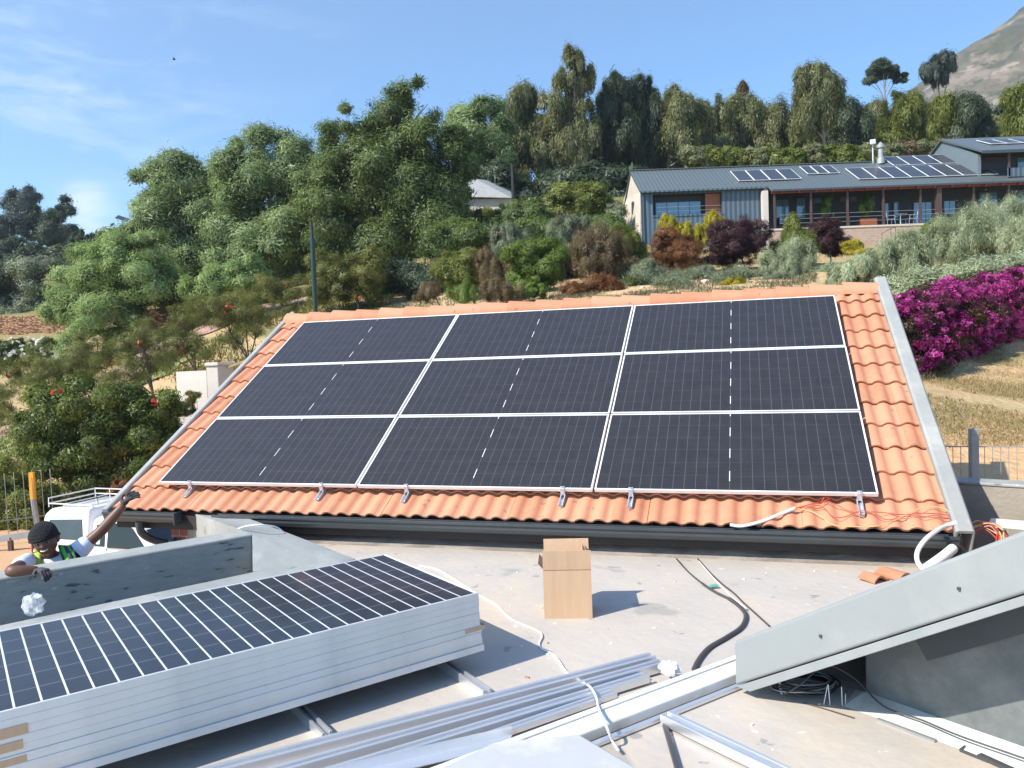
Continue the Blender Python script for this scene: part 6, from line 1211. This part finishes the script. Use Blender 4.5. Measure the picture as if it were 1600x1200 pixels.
# agaves / spiky plants
def spiky(px, py, Y, n, l, mat, label):
    c = at(px, py, Y); c.z = terr(c.x, c.y)+.02; r = empty('agave', c, label, 'plant', 'spiky plants in the garden'); b2 = MB()
    for i in range(n):
        a = random.uniform(0, 6.28); e = random.uniform(.5, 1.35); d = V(math.cos(a)*math.cos(e), math.sin(a)*math.cos(e), math.sin(e)); s = V(-math.sin(a), math.cos(a), 0)*l*.06; L = l*random.uniform(.7, 1.1)
        b2.add([c-s, c+s, c+d*L*.5+s, c+d*L*.5-s, c+d*L], [(0, 1, 2, 3), (3, 2, 4)])
    b2.build('leaves', pm('agave_leaf', *mat), r)
spiky(985, 455, 33.5, 26, .85, ((.13, .19, .06), .5), 'spiky green plant right of the rusty brown shrub'); spiky(998, 447, 34.5, 22, .6, ((.32, .38, .35), .5), 'pale blue-grey agave beside the spiky green plant'); spiky(690, 458, 32.5, 30, .95, ((.10, .15, .04), .5), 'spiky dark green plant left of the grassy tuft')
# --- olives on the right bank
OL = 'silvery olive bushes on the right bank'
def ol(pl, Y, px, lab, n): plant('olive_bush', Y, pl, px, lab, 'olive bush', 'olive', n, 60, .42, .10, .2, style='up', tr=.08, stem='stems', group=OL, nb=4, crown='foliage', shell=.55, bough=34)
ol([(1215, 418, 36, 22), (1250, 412, 34, 24), (1235, 435, 50, 18), (1290, 432, 30, 18)], 35, 1240, 'silvery olive bush nearest the yellow cushion, leftmost on the bank', 620)
ol([(1345, 425, 45, 24), (1385, 415, 45, 30), (1420, 405, 40, 30), (1375, 450, 55, 22), (1310, 445, 30, 18), (1430, 440, 40, 22)], 29, 1380, 'large silvery olive bush behind the top of the right barge', 1300)
ol([(1470, 385, 40, 28), (1520, 370, 44, 32), (1500, 400, 50, 26), (1445, 400, 30, 20), (1560, 395, 40, 28)], 33, 1500, 'tall silvery olive bush between the terrace and the purple hedge', 1200)
ol([(1535, 335, 30, 20), (1575, 345, 40, 26), (1610, 350, 40, 30), (1560, 365, 50, 22), (1500, 350, 24, 16)], 38, 1560, 'uppermost silvery olive bush in front of the veranda at the right', 1000)
ol([(1600, 380, 40, 30), (1640, 390, 40, 40), (1575, 400, 20, 14)], 31, 1610, 'olive bush cut by the right edge above the purple hedge', 500)
# --- bougainvillea hedge
hl = []
for t_ in np.linspace(0, 1, 15):
    px = 1392+(1640-1392)*t_; top = 470-58*t_-10*math.sin(t_*3.1); bot = 600-90*t_; Y = 17.4+6.2*t_; k = Y/F
    hl.append((tuple(at(px, (top+bot)/2+4, Y)), (1.0, .6, (bot-top)/2*k*.98)))
    hl.append((tuple(at(px, top+22, Y)), (.8, .5, .36)))
bg_ = empty('bougainvillea_hedge', V(hl[14][0][0], hl[14][0][1], terr(hl[14][0][0], hl[14][0][1])), 'magenta flowering bougainvillea hedge on the right bank', 'hedge')
foliage('flowers', hl, 3600, 40, .16, .042, .9, G['magenta'], bg_, shell=.93, bough=1700, brs=.45); foliage('foliage', hl, 900, 26, .2, .05, .6, G['burgleaf'], bg_, shell=.55)
b_ = MB()
for c, r in hl[::2]: z = terr(c[0], c[1]); b_.tube([(c[0], c[1], z-.1), (c[0]+.1, c[1], c[2]), (c[0]-.1, c[1]+.1, c[2]+r[2]*.5)], .04, 6, r2=.015, smooth=3)
b_.build('stems', MAT['bark'], bg_)
# --- left garden
plant('hibiscus_bush', 26, [(80, 650, 62, 42), (140, 640, 62, 45), (190, 655, 50, 45), (110, 690, 80, 50), (60, 690, 45, 42), (170, 710, 75, 50), (230, 670, 42, 45), (120, 730, 70, 35), (200, 745, 60, 30), (255, 640, 30, 28), (245, 700, 28, 40)], 150, 'large dense green bush with red flowers behind the truck', 'bush', 'hib', 2600, 60, .32, .085, .6, tr=.12, stem='stems', crown='foliage', flowers=('red', 12, .085, .06), shell=.75)
def twiggy(px, pl, Y, lab, n=300, fl=9, tr=.07, mat='twig', base=None):
    plant('bottlebrush_shrub', Y, pl, base or px, lab, 'shrub', mat, n, 34, .30, .085, .2, style='spray', tr=tr, stem='branches', group='airy red-flowering shrubs on the left slope', nb=9, crown='foliage', flowers=('red', fl, .07, .06), shell=.35)
twiggy(215, [(200, 540, 45, 30), (235, 560, 45, 35), (190, 580, 45, 30), (215, 515, 35, 22)], 31, 'airy red-flowering shrub directly above the hibiscus bush', 380, 10)
twiggy(285, [(265, 525, 40, 30), (300, 540, 40, 30), (280, 490, 35, 25), (255, 560, 30, 25)], 33, 'airy shrub with a thin trunk above the white pillar wall', 380, 8)
twiggy(365, [(345, 490, 38, 32), (385, 480, 40, 34), (360, 525, 35, 28), (400, 510, 28, 24)], 33, 'airy shrub right against the upper left roof edge', 420, 8)
twiggy(60, [(30, 580, 50, 28), (90, 570, 50, 30), (60, 600, 60, 26), (130, 575, 35, 30)], 33, 'wide tangled orange-tinted shrub under the white roses', 480, 6)
twiggy(15, [(-10, 620, 40, 30), (20, 640, 30, 30)], 32, 'tangled shrub at the left edge beside the lawn', 160, 2)
twiggy(140, [(130, 545, 35, 22), (160, 565, 35, 25)], 36, 'small airy shrub below the feathery tree', 200, 4)
twiggy(450, [(425, 455, 36, 26), (460, 465, 32, 24), (440, 485, 34, 16)], 36, 'airy shrub left of the slender dark pole', 280, 4)
plant('shrub', 40, [(520, 420, 34, 30), (560, 425, 38, 32), (540, 450, 55, 26), (495, 445, 30, 26), (590, 450, 30, 22)], 540, 'broad olive-green shrub right of the slender dark pole', 'shrub', 'twig', 560, 60, .4, .11, .35, tr=.1, stem='stems', nb=6, flowers=('red', 5, .08, .06))
plant('shrub', 42, [(340, 440, 34, 26), (380, 430, 30, 26), (310, 450, 26, 22)], 350, 'mid-green shrub at the foot of the middle leafy tree', 'shrub', 'feather', 260, 60, .5, .13, .4, tr=.1, stem='stems')
# white roses
plant('rose_bush', 48, [(x, 548+5*math.sin(x), 22, 14) for x in range(-30, 110, 22)]+[(20, 562, 30, 12), (-5, 565, 25, 14)], 40, 'white flowering rose bed under the stone wall', 'rose bush', 'hib', 320, 50, .3, .1, .6, tr=.05, stem='stems', nb=2, crown='foliage', flowers=('whitefl', 520, .13, .10))
# plants by the yard fence
for i, (px, py, rx, ry, Y, mt_) in enumerate([(15, 760, 30, 40, 24, 'lime'), (45, 790, 22, 34, 23.6, 'lime'), (10, 800, 26, 30, 23.6, 'yellow'), (70, 790, 20, 26, 24, 'hib')]):
    plant('bush', Y, [(px, py, rx, ry), (px+8, py+12, rx*.8, ry*.7)], px, ['yellow-green bush behind the bar fence, topmost at the left edge', 'yellow-green bush right behind the yellow-topped post', 'golden leafy bush low behind the bar fence at the left edge', 'dark bush between the post and the truck roof'][i], 'bush', mt_ if mt_ != 'yellow' else 'lime', 230, 44, .25, .07, .55, tr=.04, stem='stems', crown='foliage')
plant('bush', 24.5, [(190, 758, 12, 12), (183, 768, 12, 8)], 188, 'small orange-brown bush just behind the roof rack', 'bush', 'rust', 90, 30, .16, .06, .5, tr=.03, stem='stems')
plant('shrub', 27, [(300, 620, 14, 10), (290, 640, 14, 12)], 295, 'small shrub at the foot of the white garden wall', 'shrub', 'twig', 120, 34, .2, .06, .4, tr=.03, stem='stems', flowers=('red', 4, .05, .05))
# veranda planters
for i, px in enumerate((1292, 1355)):
    pf = at(px, 352, 50.3); r = empty('planter', V(pf.x, 50.3, zF), f'wooden planter box with a leafy plant, {"left" if i == 0 else "right"} one on the veranda', 'planter', 'planters on the veranda')
    b2 = MB(); b2.box(pf.x-.55, pf.x+.55, 50.1, 50.55, zF, zF+.55); b2.build('box', MAT['wood'], r, bevel=.02)
    k = 48.3/F; foliage('plant', [(tuple(at(px, 328, 50.3)), (.55, .3, .55)), (tuple(at(px+2, 318, 50.3)), (.4, .25, .4))], 60, 50, .22, .1, .3, G['bright'], r, 'up', .3)
# ground cover, dry grass on the right bank and the garden
def scatter(n, fn, size, mat, name, label, asp=.12, h=.05):
    P = []; 
    while len(P) < n:
        x, y = fn(); P.append((x, y))
    P = np.array(P); Z = terr_np(P[:, 0], P[:, 1])+h; C = np.c_[P, Z]; m = len(C)
    o = leafmesh(name, C, rng.normal(size=(m, 3))*np.array([1, 1, .3]), size*(.5+rng.random(m)), asp, G[mat], None, rng.random(m), rng.normal(size=(m, 3))*.6+np.array([0, 0, 1.0])); tag(o, label, 'grass', kind='stuff')
def patchy(fx):
    def f():
        while True:
            x, y = fx()
            if math.sin(x*1.3+math.sin(y*.9)*1.5)+math.cos(y*1.1+math.sin(x*.7)*2) > random.uniform(-1.2, 1.2): return x, y
    return f
def bank():
    Y = random.uniform(11.3, 22); px = random.uniform(1380, 1640); return (px-800)/F*Y, Y
scatter(26000, patchy(bank), .05, 'straw', 'dry_grass', 'dry straw-coloured grass on the right bank', h=.02)
scatter(2600, patchy(bank), .045, 'brown', 'dry_grass', 'brown weeds dotted over the right bank', .3, h=.02)
def gard():
    Y = random.uniform(29, 47); px = random.uniform(560, 1280); return (px-800)/F*Y, Y
scatter(16000, patchy(gard), .10, 'brown', 'ground_cover', 'low dry ground cover in the hillside garden', .3)
scatter(9000, patchy(gard), .10, 'grey', 'ground_cover', 'grey-green ground cover in the hillside garden', .3)
def leftg():
    Y = random.uniform(26, 50); px = random.uniform(-60, 620); return (px-800)/F*Y, Y
scatter(60000, patchy(leftg), .15, 'twig', 'ground_cover', 'green ground cover on the left slope', .3)
def drybank():
    px = random.uniform(1400, 1490); t_ = (px-1392)/248; Y = 17+6.2*t_-random.uniform(.7, 1.5); return (px-800)/F*Y, Y
scatter(1500, drybank, .10, 'brown', 'dry_grass', 'taller weeds in the shade of the purple hedge', .12, h=.05)
# garden rocks
for i in range(14):
    px, py = rng.uniform(1000, 1230), rng.uniform(425, 450); Y = 32+rng.uniform(0, 4); c = at(px, py, Y); s_ = rng.uniform(.06, .2)
    b2 = MB(); b2.sphere((0, 0, 0), 1, 8, 6); b2.v = [(c.x+v[0]*s_*rng.uniform(.8, 1.2), c.y+v[1]*s_, terr(c.x, c.y)+v[2]*s_*.6+.03) for v in b2.v]; tag(b2.build('garden_rock', MAT['cream'], None, smooth=False), 'small pale rock on the orange garden gravel above the ridge', 'rock', 'rocks on the garden gravel')

# thin air: far trees and the mountain fade slightly
b_ = MB(); b_.box(-700, 1300, -80, 1300, -60, 760); hz = b_.build('haze', None, None); tag(hz, kind='stuff')
m = bpy.data.materials.new('haze'); m.use_nodes = True; nt = m.node_tree; nt.nodes.remove(nt.nodes['Principled BSDF']); vp = nt.nodes.new('ShaderNodeVolumePrincipled'); vp.inputs['Color'].default_value = (.80, .89, 1, 1); vp.inputs['Density'].default_value = 0.0003; vp.inputs['Anisotropy'].default_value = 0.3
nt.links.new(vp.outputs[0], nt.nodes['Material Output'].inputs['Volume']); hz.data.materials.append(m)
